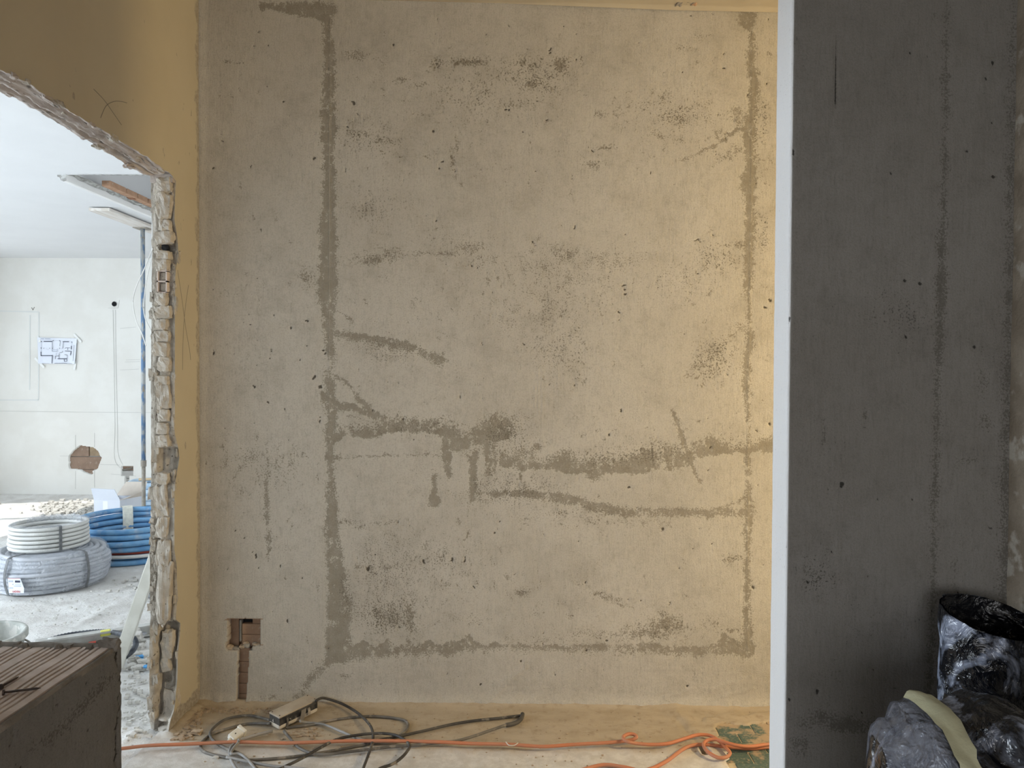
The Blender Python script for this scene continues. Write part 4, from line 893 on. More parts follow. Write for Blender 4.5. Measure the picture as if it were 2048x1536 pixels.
    co = mesh_obj('cornice', P, [tuple(q_) for q_ in gfaces(len(ysn), len(prof))], MAT['bright_white'], cl, smooth=False)
    mesh_obj('cornice_end', [(xs1 + a + .02, ye + .001, CZ2 + b) for a, b in prof], [tuple(range(len(prof)))], MAT['torn'], cl, smooth=False)
    # broken underside of the old brick wall
    ysn = np.linspace(ye - .02, FY, 200); us = np.linspace(0, 1, 7); P = []
    for i, y in enumerate(ysn):
        for j, u in enumerate(us):
            P.append((xs1 + .028 + u * (.042 + .02 * vnoise(i / 5., 2., 3)), y, CZ2 + .004 - .020 * (vnoise(i / 3.5, j / 2., 5) - .3)))
    mesh_obj('broken_plaster', P, gfaces(len(ysn), 7, True), MAT['torn'], cl)
    y = 4.70; i = 0
    while y < 6.6:
        L = .14 if i % 3 else .20
        ob = bevel_box('brick', (.056, L - .012, .036), .004, MAT['terra'], cl); ob.location = (xs2 - .028, y + L / 2, CZ2 + .018)
        if i % 2: 
            ob2 = bevel_box('brick_core', (.040, .055, .03), .003, MAT['terra_dark'], cl); ob2.location = (xs2 - .045, y + L, CZ2 + .012)
        y += L + (.0 if i % 2 else .006); i += 1
    return cl
MAT['terra_far'] = surf('dusty_hollow_brick', (0.30, 0.21, 0.155), (0.25, 0.175, 0.13), 14, c3=(0.36, 0.28, 0.22), s3=30, t3=(0.56, 0.72))
MAT['terra_far2'] = surf('dusty_ochre_brick', (0.34, 0.26, 0.17), (0.28, 0.21, 0.14), 14)
MAT['bright_white'] = surf('lightened_white_paint', (0.90, 0.90, 0.89), (0.88, 0.88, 0.87), 3, bump=0.05)  # white lifted to make up for light missing on raised ceiling and cornice
MAT['patch'] = surf('filled_patch', (0.70, 0.715, 0.70), bump=0)
MAT['torn'] = surf('torn_plaster', (0.60, 0.60, 0.58), (0.34, 0.33, 0.31), 40, bump=0.8, bscale=90, bdist=0.01)
MAT['terra_dark'] = surf('terracotta_core', (0.30, 0.15, 0.085), (0.26, 0.125, 0.07), 30)
shell()

# ------------------------------------------------------------------ floors
HOLE = [(1397, 1492), (1407, 1494), (1420, 1506), (1411, 1511), (1404, 1505)]
def tile_zone(X, Y):
    """>0 where the green tiles lie bare (the rest is under dust)"""
    PX, PY = project(np.stack([X, Y, np.zeros_like(X)], -1))
    left = np.interp(PY, [1440, 1452, 1470, 1500, 1536], [1432, 1420, 1430, 1444, 1452])
    top = np.interp(PX, [1420, 1450, 1500, 1540], [1452, 1442, 1446, 1438])
    return np.minimum((PX - left) / 12, (PY - top) / 8) + 1.6 * fbm(PX / 22, PY / 12, 4, 4, .6)
def floors():
    us = np.concatenate([np.arange(XL - .045, 1.08, .0085), np.linspace(1.1, 3.05, 14)])
    vs = np.concatenate([np.linspace(-1.7, 2.25, 40), np.arange(2.27, D + .03, .0075)])
    X, Y = np.meshgrid(us, vs, indexing='ij'); PX, PY = project(np.stack([X, Y, np.zeros_like(X)], -1))
    ok = Y > 1.5; PX = np.where(ok, PX, -9999.); PY = np.where(ok, PY, -9999.)
    z = .004 * fbm(X * 5, Y * 5, 2, 4) + .0035 * fbm(X * 30, Y * 30, 7, 4, .6)
    # loose plaster swept along the walls
    z = z + .013 * np.exp(-((X - XL) / .03) ** 2) * (Y > 2.66) * (1 + 1.2 * fbm(X * 40, Y * 40, 3, 4)) + .010 * np.exp(-((D - Y) / .022) ** 2)
    f = Field(PX, PY, 4, 12)
    f.band('h', [(1345, 1412), (1365, 1440), (1390, 1468), (1420, 1500), (1450, 1540)], 10, .007, 14)
    f.band('h', [(1352, 1440), (1380, 1468), (1400, 1490)], 3, -.008, 6, add=True)
    f.blob('stain', 1350, 1425, 30, 20, .6)
    z = z + f.f['h'] * (1 + fbm(X * 40, Y * 40, 12, 3))
    tz = tile_zone(X, Y); ex = np.clip(tz, 0, 1) * (X < 1.15) * (Y > 2.3)
    z = np.where(ex > .5, -.006, np.where((tz > -2) & (X > .5) & (Y > 2.3), np.maximum(z, .0035), z))
    x0 = np.array(HOLE, float)
    ins = np.zeros(X.shape, bool); j = len(HOLE) - 1
    for i in range(len(HOLE)):
        xi, yi = HOLE[i]; xj, yj = HOLE[j]
        ins ^= ((yi > PY) != (yj > PY)) & (PX < (xj - xi) * (PY - yi) / (yj - yi + 1e-9) + xi); j = i
    z = np.where(ins, -.08, z)
    grey = np.clip((PY - 1464 - (PX - 700) * .01) / 58, 0, 1) * 1.1 + np.clip((360 - PX) / 60, 0, 1) * .8  # near floor lightened as doorway light; extra grey at left is dust
    grey = np.where(ok, grey, .5) - ex * 0
    o = mesh_obj('floor', np.stack([X, Y, z], -1).reshape(-1, 3), gfaces(*X.shape), MAT['floor'], attrs={'grey': grey, 'dark': ins * 1.0})
    struct(o, 'dusty tan floor with bare green tiles at the right')
    # green tiles in running bond
    rs = random.Random(3); th = .006; pw, ph = .137, .0695
    me = None
    for r in range(8):
        y0 = 2.315 + r * ph
        for c in range(6):
            x0_ = .47 + c * pw + (.068 if r % 2 else 0)
            if x0_ > 1.1 or x0_ < .655: continue
            if me is None:
                ob = bevel_box('tile', (pw - .004, ph - .004, th), .0012, MAT['tile'], o, 1); me = ob.data
            else:
                ob = bpy.data.objects.new('tile', me); COL.objects.link(ob); ob.parent = o
            ob.location = (x0_ + pw / 2, y0 + ph / 2, -.0035 + rs.uniform(-.0006, .0006))
    mesh_obj('grout', *box(.695, 1.16, 2.315, 2.87, -.012, -.0028), MAT['grout'], o, smooth=False)
    # next room floor
    us = np.concatenate([np.linspace(XW - .1, -3.6, 60), np.arange(-3.58, XL - .04, .016)])
    vs = np.concatenate([np.linspace(-.4, 2.3, 24), np.arange(2.32, 5.6, .016), np.linspace(5.63, FY + .02, 70)])
    X, Y = np.meshgrid(us, vs, indexing='ij'); PX, PY = project(np.stack([X, Y, np.zeros_like(X)], -1))
    ok = Y > 1.5; PX = np.where(ok, PX, -9999.); PY = np.where(ok, PY, -9999.)
    z = .010 * fbm(X * 3, Y * 3, 2, 4) + .008 * fbm(X * 14, Y * 14, 6, 4, .65) - .002
    f = Field(PX, PY, 3, 12)
    for pts in ([(40, 1254), (90, 1257), (145, 1257), (170, 1240), (215, 1215), (262, 1195)], [(0, 1205), (60, 1208), (140, 1212)], [(0, 1080), (30, 1078)], [(150, 1215), (230, 1205), (300, 1190)], [(250, 1480), (285, 1440), (300, 1425)]):
        f.band('h', pts, 3, .014, 6)
    z = z + f.f['h'] * (1 + fbm(X * 20, Y * 20, 4, 3))
    z = z - .006 + .02 * np.exp(-((FY - Y) / .08) ** 2)
    o2 = mesh_obj('floor_next_room', np.stack([X, Y, z], -1).reshape(-1, 3), gfaces(*X.shape), MAT['floor_dust'])
    struct(o2, 'white dusty floor of the next room')
    return o, o2
floor, floor2 = floors()

# ------------------------------------------------------------------ low brick block, front left
def brick_block():
    XS = -0.80; c = onx(XS, 243, 1287); YE, ZT = float(c[1]), float(c[2]); X0, Y0 = XL + .004, .55
    t = empty('brick_block', (XS - .24, (Y0 + YE) / 2, 0)); tag(t, 'low plastered block topped with grooved terracotta, front left', 'block')
    # plastered right face (and the far end)
    us = np.concatenate([np.arange(Y0, YE - .004, .0045), [YE - .002]]); vs = np.arange(0, ZT - .004, .006); vs = np.r_[vs[vs < .45][::4], vs[vs >= .45]]
    Yg, Zg = np.meshgrid(us, vs, indexing='ij'); PX, PY = project(np.stack([np.full_like(Yg, XS), Yg, Zg], -1))
    w_ok = Yg > .75; PX = np.where(w_ok, PX, -9999.); PY = np.where(w_ok, PY, -9999.)
    f = Field(PX, PY, 4, 16)
    f.band('stain', [(60, 1500, 8), (100, 1478, 10), (140, 1445, 12), (175, 1405, 12), (205, 1370, 8), (228, 1350, 4)], 8, .62, 12)
    f.band('dark', [(231, 1301, 1.5), (234, 1325, 1.2), (239, 1345, 1), (239, 1430, 1), (233, 1455, 1.2), (232, 1500, 1.2), (233, 1540, 1)], 1, 1.2, 1.6)
    for m in [(115, 1410, 3, 6), (20, 1490, 3, 5), (175, 1460, 3, 8), (45, 1535, 10, 4), (195, 1485, 2, 7), (172, 1365, 1.5, 6), (227, 1400, 1.5, 7), (28, 1470, 3, 10), (165, 1500, 3, 4), (30, 1448, 2, 4), (220, 1530, 4, 3)]: f.blob('dark', *m, .9)
    f.blob('pit', 120, 1450, 200, 120, .4)
    q = f.f
    h = .003 * fbm(Yg * 8, Zg * 8, 3, 3) + .0012 * fbm(Yg * 60, Zg * 60, 5, 3) - .004 * np.clip(q['dark'], 0, 1)
    A = {k: q[k] for k in ('stain', 'pit', 'dark', 'lite', 'brown')}
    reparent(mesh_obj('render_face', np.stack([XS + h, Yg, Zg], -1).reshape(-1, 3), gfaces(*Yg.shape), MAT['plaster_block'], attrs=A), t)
    core = box(X0, XS - .006, Y0, YE, 0, ZT - .026); reparent(mesh_obj('core', *core, MAT['mortar'], smooth=False), t)
    # grooved terracotta slabs, ribs along the depth
    def slab(x0, x1, y0, y1, seed):
        prof = [(x0, ZT - .024)]; x = x0; rs = random.Random(seed); g = 0
        pat = [.020, .007, .007, .007, .022, .007, .007, .007, .007]
        while x < x1 - .02:
            w = pat[g % len(pat)]; g += 1
            prof += [(x + .0005, ZT), (x + w, ZT), (x + w + .001, ZT - .0065), (x + w + .0045, ZT - .0065)]; x += w + .005
        prof += [(x + .0005, ZT), (x1, ZT), (x1, ZT - .024)]
        V = []; ys = np.linspace(y0, y1, 9)
        for y in ys:
            for px_, pz in prof: V.append((px_, y, pz + .0008 * math.sin(y * 40 + px_ * 30)))
        n = len(prof); F = [(i * n + k, i * n + k + 1, (i + 1) * n + k + 1, (i + 1) * n + k) for i in range(len(ys) - 1) for k in range(n - 1)]
        F = [f_[::-1] for f_ in F]
        F.append(tuple(range(n))); F.append(tuple((len(ys) - 1) * n + k for k in range(n))[::-1])
        return reparent(mesh_obj('grooved_slab', V, F, MAT['terra_pale'], smooth=False), t)
    ym = YE - .022
    slab(XS - .225, XS - .012, Y0 + .5, ym, 1); slab(XS - .225, XS - .012, Y0, Y0 + .494, 2); slab(XL + .02, XS - .236, Y0 + .4, ym - .01, 3); slab(XL + .02, XS - .236, Y0, Y0 + .394, 4)
    # mortar rims
    def rim(P0, P1, w, hgt, seed, n=60):
        P0, P1 = np.array(P0), np.array(P1); T = (P1 - P0) / np.linalg.norm(P1 - P0); S = np.array([-T[1], T[0], 0]); V = []
        prof = [(-1, -.03), (-1, -.2), (-.7, .6), (0, 1), (.7, .7), (1, -.2), (1, -3)]
        for i in range(n):
            k = 1 + 1.3 * fbm(np.array([i / 5.]), np.array([seed * 1.]), seed, 4)[0]; p = P0 + (P1 - P0) * i / (n - 1)
            j = fbm(np.array([i / 4.]), np.array([seed * 2.]), seed + 3, 3)[0] * .006
            for a, b in prof: V.append(p + S * (a * w + j) + np.array([0, 0, b * hgt * k if b > -1 else -.006]))
        return reparent(mesh_obj('mortar_rim', V, gfaces(n, len(prof), True), MAT['mortar']), t)
    rim((XL + .02, YE - .012, ZT - .002), (XS - .004, YE - .012, ZT - .002), .013, .006, 3)
    rim((XS - .006, YE - .002, ZT - .005), (XS - .006, Y0, ZT - .005), .0055, .004, 5, 120)
    v, F = lump((.036, .022, .026), 4, 5, .35, .3); reparent(mesh_obj('mortar_lump', v + np.array([XS - .018, YE - .012, ZT + .001]), F, MAT['mortar'], smooth=False), t)
    for i in range(16):
        rs = random.Random(i); v, F = lump((.012, .012, .008), i, 3, .4); reparent(mesh_obj('mortar_crumb', v + np.array([rs.uniform(XL + .05, XS - .03), YE - rs.uniform(.0, .03), ZT + .002]), F, MAT['mortar'], smooth=False), t)
    # nails lying on the slab
    for lab, a, b in (('rusty nail with its head to the left edge, nearer the camera', (6, 1385), (82, 1376)), ('dark nail lying along the grooves behind the other nail', (1, 1374), (38, 1353))):
        A, B = onz(ZT + .0035, *a), onz(ZT + .0028, *b); d = B - A; L = np.linalg.norm(d); d /= L
        P = [A, A + d * .0015, A + d * .0016, A + d * (L - .008), B]
        n = tag(empty('nail', tuple(A)), lab, 'nail', 'nails on the brick block')
        v, F = tube([A + d * .001, A + d * (L - .007), B], .0021, 8, rad=[.0021, .0021, .0003]); reparent(mesh_obj('shank', v, F, MAT['nail']), n)
        v, F = tube([A - d * .0005, A + d * .0018], .005, 10); reparent(mesh_obj('nail_head', v, F, MAT['nail'], smooth=False), n)
    return t
brick_block()

# ------------------------------------------------------------------ next room things
def ring(cx, cy, R, z, r, seed, seg=96, corr=0.0, cn=220, tilt=(0, 0), wob=.006, ns=8):
    n = cn * 3 if corr else seg
    a = np.arange(n) * 2 * math.pi / n
    rr = R + wob * (np.sin(a * 2 + seed) + .6 * np.sin(a * 3 + seed * 2.3)); zz = z + tilt[0] * np.sin(a + tilt[1]) + wob * .35 * np.sin(a * 2 + seed * 1.7)
    P = np.stack([cx + rr * np.cos(a), cy + rr * np.sin(a), zz], 1)
    rad = r * (1 - corr * (np.arange(n) % 3 == 0)) if corr else None
    return tube(P, r, ns, True, rad)
def strap_path(cx, cy, ang, Ro, Ri, z0, z1, off, bulge=0.0):
    pts = []
    for t in np.linspace(0, 1, 9): z = z0 + (z1 - z0) * t; pts.append((Ro + off + bulge * math.sin(math.pi * t), z))
    for t in np.linspace(0.15, 1, 6): pts.append((Ro + off - (Ro - Ri) * t, z1 + off * .6))
    c, s = math.cos(ang), math.sin(ang)
    return np.array([(cx + r * c, cy + r * s, z) for r, z in pts]), np.array([-s, c, 0])
def strap(name, P, S, half, th, mat, parent):
    n = len(P); T = np.gradient(P, axis=0); T /= np.linalg.norm(T, axis=1)[:, None]; N = np.cross(S, T)
    if np.dot(N[2], P[2] - P.mean(0)) < 0: N = -N
    V = np.concatenate([P - S * half, P + S * half, P - S * half + N * th, P + S * half + N * th])
    F = []
    for i in range(n - 1): F += [(2 * n + i, 2 * n + i + 1, 3 * n + i + 1, 3 * n + i), (i, 2 * n + i, 2 * n + i + 1, i + 1)[::-1], (n + i, 3 * n + i, 3 * n + i + 1, n + i + 1)]
    return reparent(mesh_obj(name, V, F, mat, smooth=False), parent)

COILS = []
def coils():
    # big grey wrapped coil
    p = onz(0, 106, 1198); cx, cy, Ro = -2.735 - .14, 4.60, .312
    cx = float(ray(106, 1150)[0] / ray(106, 1150)[1] * cy)
    t = tag(empty('conduit_coil', (cx, cy, 0)), 'large grey conduit coil in plastic film, lying under the white coil', 'coil', 'coils of tube on the dusty floor')
    r = .0135; Hh = .215; rows = 9
    for i in range(rows):
        z = r + i * (Hh - 2 * r) / (rows - 1); R = Ro - .040 + .038 * math.sin(math.pi * (.12 + .76 * i / (rows - 1)))
        reparent(mesh_obj('coil_turn', *ring(cx, cy, R, z + .004, r, i * 1.3, tilt=(.010, i * .4 + 1), wob=.005), MAT['grey_tube']), t)
    for i in range(4):
        reparent(mesh_obj('coil_turn', *ring(cx, cy, Ro - .075 - i * .027, Hh - r, r, i * 2.3, tilt=(.005, i), wob=.005), MAT['grey_tube']), t)
    for i in range(5):
        reparent(mesh_obj('coil_turn', *ring(cx, cy, Ro - .165, .015 + i * .036, r, i * 1.9, wob=.004), MAT['grey_tube']), t)
    seg, n = 150, 26; V = []
    for k in range(seg):
        a = 2 * math.pi * k / seg
        for j in range(n):
            s_ = j / (n - 1)
            if s_ < .62: u = s_ / .62; R = Ro - .026 + .038 * math.sin(math.pi * (.10 + .80 * u)); z = .003 + u * (Hh + .004)
            else: u = (s_ - .62) / .38; R = Ro - .026 + .038 * math.sin(math.pi * .9) - u * .14; z = Hh + .010 - .004 * u
            w = .007 * (n3((a * 1.6, z * 26 + .9 * math.sin(a + 1), 0), 1.6, 3) + .5 * n3((a * 4, z * 50, 1), 1.5, 8))
            V.append((cx + (R + w) * math.cos(a), cy + (R + w) * math.sin(a), max(.002, z + w * .4)))
    F = [(k * n + j, ((k + 1) % seg) * n + j, ((k + 1) % seg) * n + j + 1, k * n + j + 1) for k in range(seg) for j in range(n - 1)]
    reparent(mesh_obj('plastic_film', V, F, MAT['film']), t)
    for px in (17, 172):
        d = ray(px, 1150); ang = None
        # strap where the sight line grazes the front of the coil
        best = min(np.linspace(-math.pi, 0, 400), key=lambda a: abs(project(np.array([[cx + Ro * math.cos(a), cy + Ro * math.sin(a), .1]]))[0][0] - px))
        P, S = strap_path(cx, cy, best, Ro - .012, Ro - .17, .004, Hh + .004, .012, .026)
        strap('strap', P, S, .008, .003, MAT['strap'], t)
    COILS.append((cx, cy, .36))
    # paper tag
    best = min(np.linspace(-math.pi, -math.pi / 2, 400), key=lambda a: abs(project(np.array([[cx + Ro * math.cos(a), cy + Ro * math.sin(a), .08]]))[0][0] - 53))
    rd = Ro + .034; C0 = np.array([cx + rd * math.cos(best), cy + rd * math.sin(best), .074]); S = np.array([-math.sin(best), math.cos(best), 0]); Nn = np.array([math.cos(best), math.sin(best), 0]); Zv = np.array([0, 0, 1.])
    if S[0] < 0: S = -S
    def sheet(pts, off, mat, name, par):
        A = [C0 + S * u + Zv * v + Nn * off for u, v in pts]; B = [p_ - Nn * .0008 for p_ in A]; n_ = len(pts)
        F_ = [tuple(range(n_)), tuple(range(2 * n_ - 1, n_ - 1, -1))] + [(i, n_ + i, n_ + (i + 1) % n_, (i + 1) % n_) for i in range(n_)]
        o = mesh_obj(name, A + B, F_, mat, smooth=False)
        reparent(o, t)
        return o
    sheet([(-.045, .045), (.028, .045), (.050, -.012), (.048, -.042), (-.038, -.042)], 0, MAT['paper'], 'paper_tag', t)
    def mark(u0, u1, v0, v1, m): sheet([(u0, v1), (u1, v1), (u1, v0), (u0, v0)], .0012, MAT[m], 'tag_print', t)
    mark(-.040, -.014, .022, .032, 'ink_pale'); mark(-.002, .028, .020, .032, 'ink'); mark(-.036, -.014, -.016, -.008, 'ink_pale'); mark(-.018, -.012, .006, .012, 'ink_pale')
    mark(-.002, .034, .008, .011, 'ink_pale'); mark(-.008, .034, -.004, -.001, 'ink_pale'); mark(-.006, .030, .001, .003, 'ink_pale'); mark(-.045, .028, .0435, .045, 'red')
    tc = bpy.data.curves.new('tag_lettering', 'FONT'); tc.body = 'uosu'; tc.size = .024; tc.align_x = 'CENTER'; tc.extrude = .0003
    to = bpy.data.objects.new('tag_lettering', tc); COL.objects.link(to)
    bpy.context.view_layer.update(); me = bpy.data.meshes.new_from_object(to.evaluated_get(bpy.context.evaluated_depsgraph_get())); bpy.data.objects.remove(to)
    lo = bpy.data.objects.new('tag_lettering', me); COL.objects.link(lo); me.materials.append(MAT['red'])
    M4 = Matrix.Identity(4); pos = C0 + S * .006 + Zv * (-.038) + Nn * .0016
    for i in range(3): M4[i][0] = S[i]; M4[i][1] = Zv[i]; M4[i][2] = Nn[i]; M4[i][3] = pos[i]
    lo.matrix_world = M4; M_keep = M4.copy(); lo.parent = t; lo.matrix_parent_inverse = Matrix.Translation(t.location).inverted(); lo.matrix_basis = M_keep
    # white corrugated coil on top
    zb = Hh + .012; cy2 = cy + .02; cx2 = float(ray(99, 1080)[0] / ray(99, 1080)[1] * cy2); R2 = .222
    t2 = tag(empty('conduit_coil', (cx2, cy2, zb)), 'small white corrugated coil stacked on the grey coil', 'coil', 'coils of tube on the dusty floor')
    r2 = .0125
    for i in range(6):
        reparent(mesh_obj('coil_turn', *ring(cx2, cy2, R2 - r2, zb + r2 + i * .0245, r2, i * .9, corr=.16, cn=200, tilt=(.003, i * .5), wob=.002), MAT['white_conduit']), t2)
    for i in range(5):
        reparent(mesh_obj('coil_turn', *ring(cx2, cy2, R2 - 3.1 * r2, zb + r2 + i * .0255, r2, i * 1.9, wob=.002), MAT['white_conduit']), t2)
    best = min(np.linspace(-math.pi, 0, 400), key=lambda a: abs(project(np.array([[cx2 + R2 * math.cos(a), cy2 + R2 * math.sin(a), zb + .07]]))[0][0] - 121))
    P, S2 = strap_path(cx2, cy2, best, R2, R2 - .05, zb + .002, zb + .150, .002); strap('strap', P, S2, .008, .0025, MAT['strap'], t2)
    # crumpled clear film standing up at the back of the coil
    V = []; na, nz = 70, 7
    for k in range(na):
        a = math.radians(15 + 150 * k / (na - 1))
        for j in range(nz):
            u = j / (nz - 1); R = R2 - .03 - .02 * u + .014 * n3((a * 4, u * 2, 0), 2, 4); z = zb + .05 + u * (.115 + .02 * n3((a * 3, 0, 0), 1.5, 9))
            V.append((cx2 + R * math.cos(a), cy2 + R * math.sin(a), z))
    reparent(mesh_obj('plastic_film', V, gfaces(na, nz), MAT['film']), t2)
    V = []
    for k in range(90):
        a = 2 * math.pi * k / 90
        for j in range(5):
            u = j / 4; R = R2 + .002 - u * .05 + .003 * n3((a * 5, u * 3, 0), 2, 2); V.append((cx2 + R * math.cos(a), cy2 + R * math.sin(a), zb + .152 + .004 * math.sin(u * 3) + .003 * n3((a * 5, u, 1), 2, 5)))
    reparent(mesh_obj('film_edge', V, [(k * 5 + j, ((k + 1) % 90) * 5 + j, ((k + 1) % 90) * 5 + j + 1, k * 5 + j + 1) for k in range(90) for j in range(4)], MAT['film']), t2)
    # blue insulated coil
    cy3 = 5.37; cx3 = float(ray(268, 1080)[0] / ray(268, 1080)[1] * cy3); R3 = .40; r3 = .0195
    t3 = tag(empty('tube_coil', (cx3, cy3, 0)), 'wide blue insulated tube coil tied with tape, behind the white coil', 'coil', 'coils of tube on the dusty floor')
    COILS.append((cx3, cy3, .45))
    for i in range(6):
        z = r3 + i * .0405 + (.012 if i > 0 else 0); R = R3 + [0.0, -.035, .0, .012, .006, -.004][i]
        m = 'blue_tube'
        reparent(mesh_obj('coil_turn', *ring(cx3, cy3, R, z + .004, r3, i * 1.7, seg=120, tilt=(.010, -1.0 + i * .15), wob=.006, ns=10), MAT[m]), t3)
    for i in range(4): reparent(mesh_obj('coil_turn', *ring(cx3, cy3, R3 - .038, .045 + i * .041, r3, i * 1.1 + 5, seg=120, wob=.005, ns=10), MAT['blue_tube']), t3)
    reparent(mesh_obj('white_pipe', *ring(cx3, cy3, R3 + .012, .066, .0125, 3.3, seg=120, tilt=(.012, -1.4), wob=.005), MAT['white_tube']), t3)
    reparent(mesh_obj('red_pipe', *ring(cx3, cy3, R3 - .012, .084, .012, 2.3, seg=120, tilt=(.010, -1.4), wob=.005), MAT['red_tube']), t3)
    for i in range(3): reparent(mesh_obj('red_pipe', *ring(cx3, cy3, R3 - .10 - .024 * i, .05, .012, i, seg=96), MAT['red_tube']), t3)
    best = min(np.linspace(.2, math.pi - .2, 400), key=lambda a: abs(project(np.array([[cx3 + R3 * math.cos(a), cy3 + R3 * math.sin(a), .2]]))[0][0] - 254))
    c, s = math.cos(best), math.sin(best); V = []
    prof = [(.030, .02), (.028, .14), (.024, .262), (.005, .276), (-.030, .27), (-.048, .22), (-.062, .15), (-.062, .07), (-.055, .03)]
    prof = catmull([(a, b, 0) for a, b in prof], 4)
    for i, q in enumerate(prof):
        for w in np.linspace(-.036, .036, 9):
            d = .005 * n3((i * .5, w * 60, 0), 1, 3); V.append((cx3 + (R3 + q[0] + d) * c - s * w, cy3 + (R3 + q[0] + d) * s + c * w, q[1]))
    reparent(mesh_obj('tape_wrap', V, gfaces(len(prof), 9), MAT['wrap_tape']), t3)
    # pale blue wrapped coil far behind, seen beside the jamb
    cy4 = 6.78; cx4 = float(ray(305, 1000)[0] / ray(305, 1000)[1] * cy4)
    t4 = tag(empty('tube_coil', (cx4, cy4, 0)), 'pale blue film-wrapped coil beside the prop, half hidden by the jamb', 'coil', 'coils of tube on the dusty floor')
    for i in range(6): reparent(mesh_obj('coil_turn', *ring(cx4, cy4, .19 + (.018 if i in (3, 4) else 0) - (.02 if i == 2 else 0), .03 + i * .052, .028, i, wob=.006), MAT['blue_wrap']), t4)
    for i in range(5): reparent(mesh_obj('coil_turn', *ring(cx4, cy4, .135, .03 + i * .052, .028, i + 3, wob=.006), MAT['blue_wrap']), t4)
    # wooden handled tool laid across it
    a = ony(cy4 - .12, 278, 981); b = a + np.array([.34, .06, .02]); zt = .33
    a[2] = .338; b[2] = .345
    th = tag(empty('hammer', tuple(a)), 'wooden handled tool resting on the pale blue coil', 'tool')
    reparent(mesh_obj('handle', *tube([a, a * .5 + b * .5, b], .013, 8), MAT['wood']), th)
    hb = bevel_box('hammer_head', (.05, .13, .05), .006, MAT['bare_steel']); hb.location = tuple(a * .3 + b * .7 + np.array([0, 0, .02])); reparent(hb, th)
coils()

def cardboard_box():
    y0 = 6.02; a = ony(y0, 188, 1040); b = ony(y0, 240, 1040); x0, x1 = a[0], b[0]; w = x1 - x0; d = .26; zf = ony(y0, 200, 1000)[2]; zt = ony(y0, 200, 979)[2]
    t = tag(empty('cardboard_box', ((x0 + x1) / 2, y0 + d / 2, 0)), 'open white cardboard box with raised flaps below the socket hole', 'box')
    th = .004
    x1b = x1 + .10; rot = .0
    # body panels: front, right side (turned away), back, left
    def pan(name, P, m):
        P = [np.array(p, float) for p in P]; N = np.cross(P[1] - P[0], P[3] - P[0]); N /= np.linalg.norm(N)
        V = P + [p - N * th for p in P]
        return reparent(mesh_obj(name, V, [(0, 1, 2, 3), (7, 6, 5, 4), (0, 4, 5, 1), (1, 5, 6, 2), (2, 6, 7, 3), (3, 7, 4, 0)], MAT[m], smooth=False), t)
    r = np.array([x1, y0]); rb = np.array([x1 + .085, y0 + .22]); lb = np.array([x0 + .085, y0 + .22])
    pan('front_panel', [(x0, y0, 0), (x1, y0, 0), (x1, y0, zf), (x0, y0, zf)], 'card_white')
    pan('side_panel', [(x1, y0, 0), (rb[0], rb[1], 0), (rb[0], rb[1], zf), (x1, y0, zf)], 'card_white')
    pan('back_panel', [(rb[0], rb[1], 0), (lb[0], lb[1], 0), (lb[0], lb[1], zf), (rb[0], rb[1], zf)], 'card_white')
    pan('side_panel', [(lb[0], lb[1], 0), (x0, y0, 0), (x0, y0, zf), (lb[0], lb[1], zf)], 'card_white')
    pan('flap', [(x0, y0, zf), (x1, y0, zf), (x1 - .035, y0 - .02, zt + .004), (x0 - .012, y0 - .02, zt + .012)], 'card_white')
    pan('flap', [(lb[0] - .02, lb[1], zf), (rb[0], rb[1], zf), (rb[0] + .015, rb[1] + .03, zt + .030), (lb[0] + .05, lb[1] + .03, zt + .026)][::-1], 'card_in')
    pan('flap', [(x1, y0, zf), (rb[0], rb[1], zf), (rb[0] + .02, rb[1] - .01, zf + .05), (x1 + .045, y0 + .03, zf + .012)], 'card_in')
    v, F = box(x0 + .075, x0 + .115, y0 - .0012, y0 - .0002, .02, zf - .01); reparent(mesh_obj('brown_tape', v, F, MAT['tape_clear'], smooth=False), t)
cardboard_box()

def prop():
    yp = 5.95; zt = CZ2 - .030; x = float(ony(yp, 286, 600)[0]); xb = float(ony(yp, 283, 1000)[0])
    t = tag(empty('steel_prop', (x, yp, 0)), 'worn blue steel prop standing under the pale board', 'prop')
    zj = float(ony(yp, 284, 928)[2])
    reparent(mesh_obj('upper_tube', *tube([(x, yp, zj), (x, yp, zt - .006)], .0165, 14), MAT['blue_steel']), t)
    reparent(mesh_obj('lower_tube', *tube([(x, yp, .006), (x, yp, zj + .02)], .0150, 14), MAT['bare_steel']), t)
    reparent(mesh_obj('collar', *tube([(x, yp, zj - .02), (x, yp, zj + .03)], .0215, 14), MAT['bare_steel'], smooth=False), t)
    for z0 in (0, zt - .006):
        o = bevel_box('end_plate', (.11, .11, .006), .001, MAT['bare_steel']); o.location = (x, yp, z0 + .003); reparent(o, t)
    bd = tag(bevel_box('timber_board', (.150, 1.3, .022), .002, MAT['board']), 'pale timber board held up against the ceiling by the prop', 'board')
    c0 = onz(zt + .012, 228, 423); bd.location = (x + .018, 5.30 + .65, zt + .0115)
    # loose wires hanging from the torn ceiling
    yw = 5.2
    for i, (pts, lab) in enumerate((([(304, 500), (290, 535), (272, 575), (266, 605), (272, 640), (283, 665), (292, 692)], 'thin white wire bowing out left of the blue prop'), ([(305, 512), (296, 545), (289, 590), (288, 625), (294, 645), (304, 664)], 'thin white wire hanging straight beside the blue prop'))):
        P = catmull([ony(yw, *p) for p in pts], 8); up = P[0].copy(); up[2] = CZ2 + .04; P = np.concatenate([[up], P])
        tag(mesh_obj('ceiling_wire', *tube(P, .0035, 6), MAT['white_tube']), lab, 'wire', 'wires hanging from the ceiling')
prop()

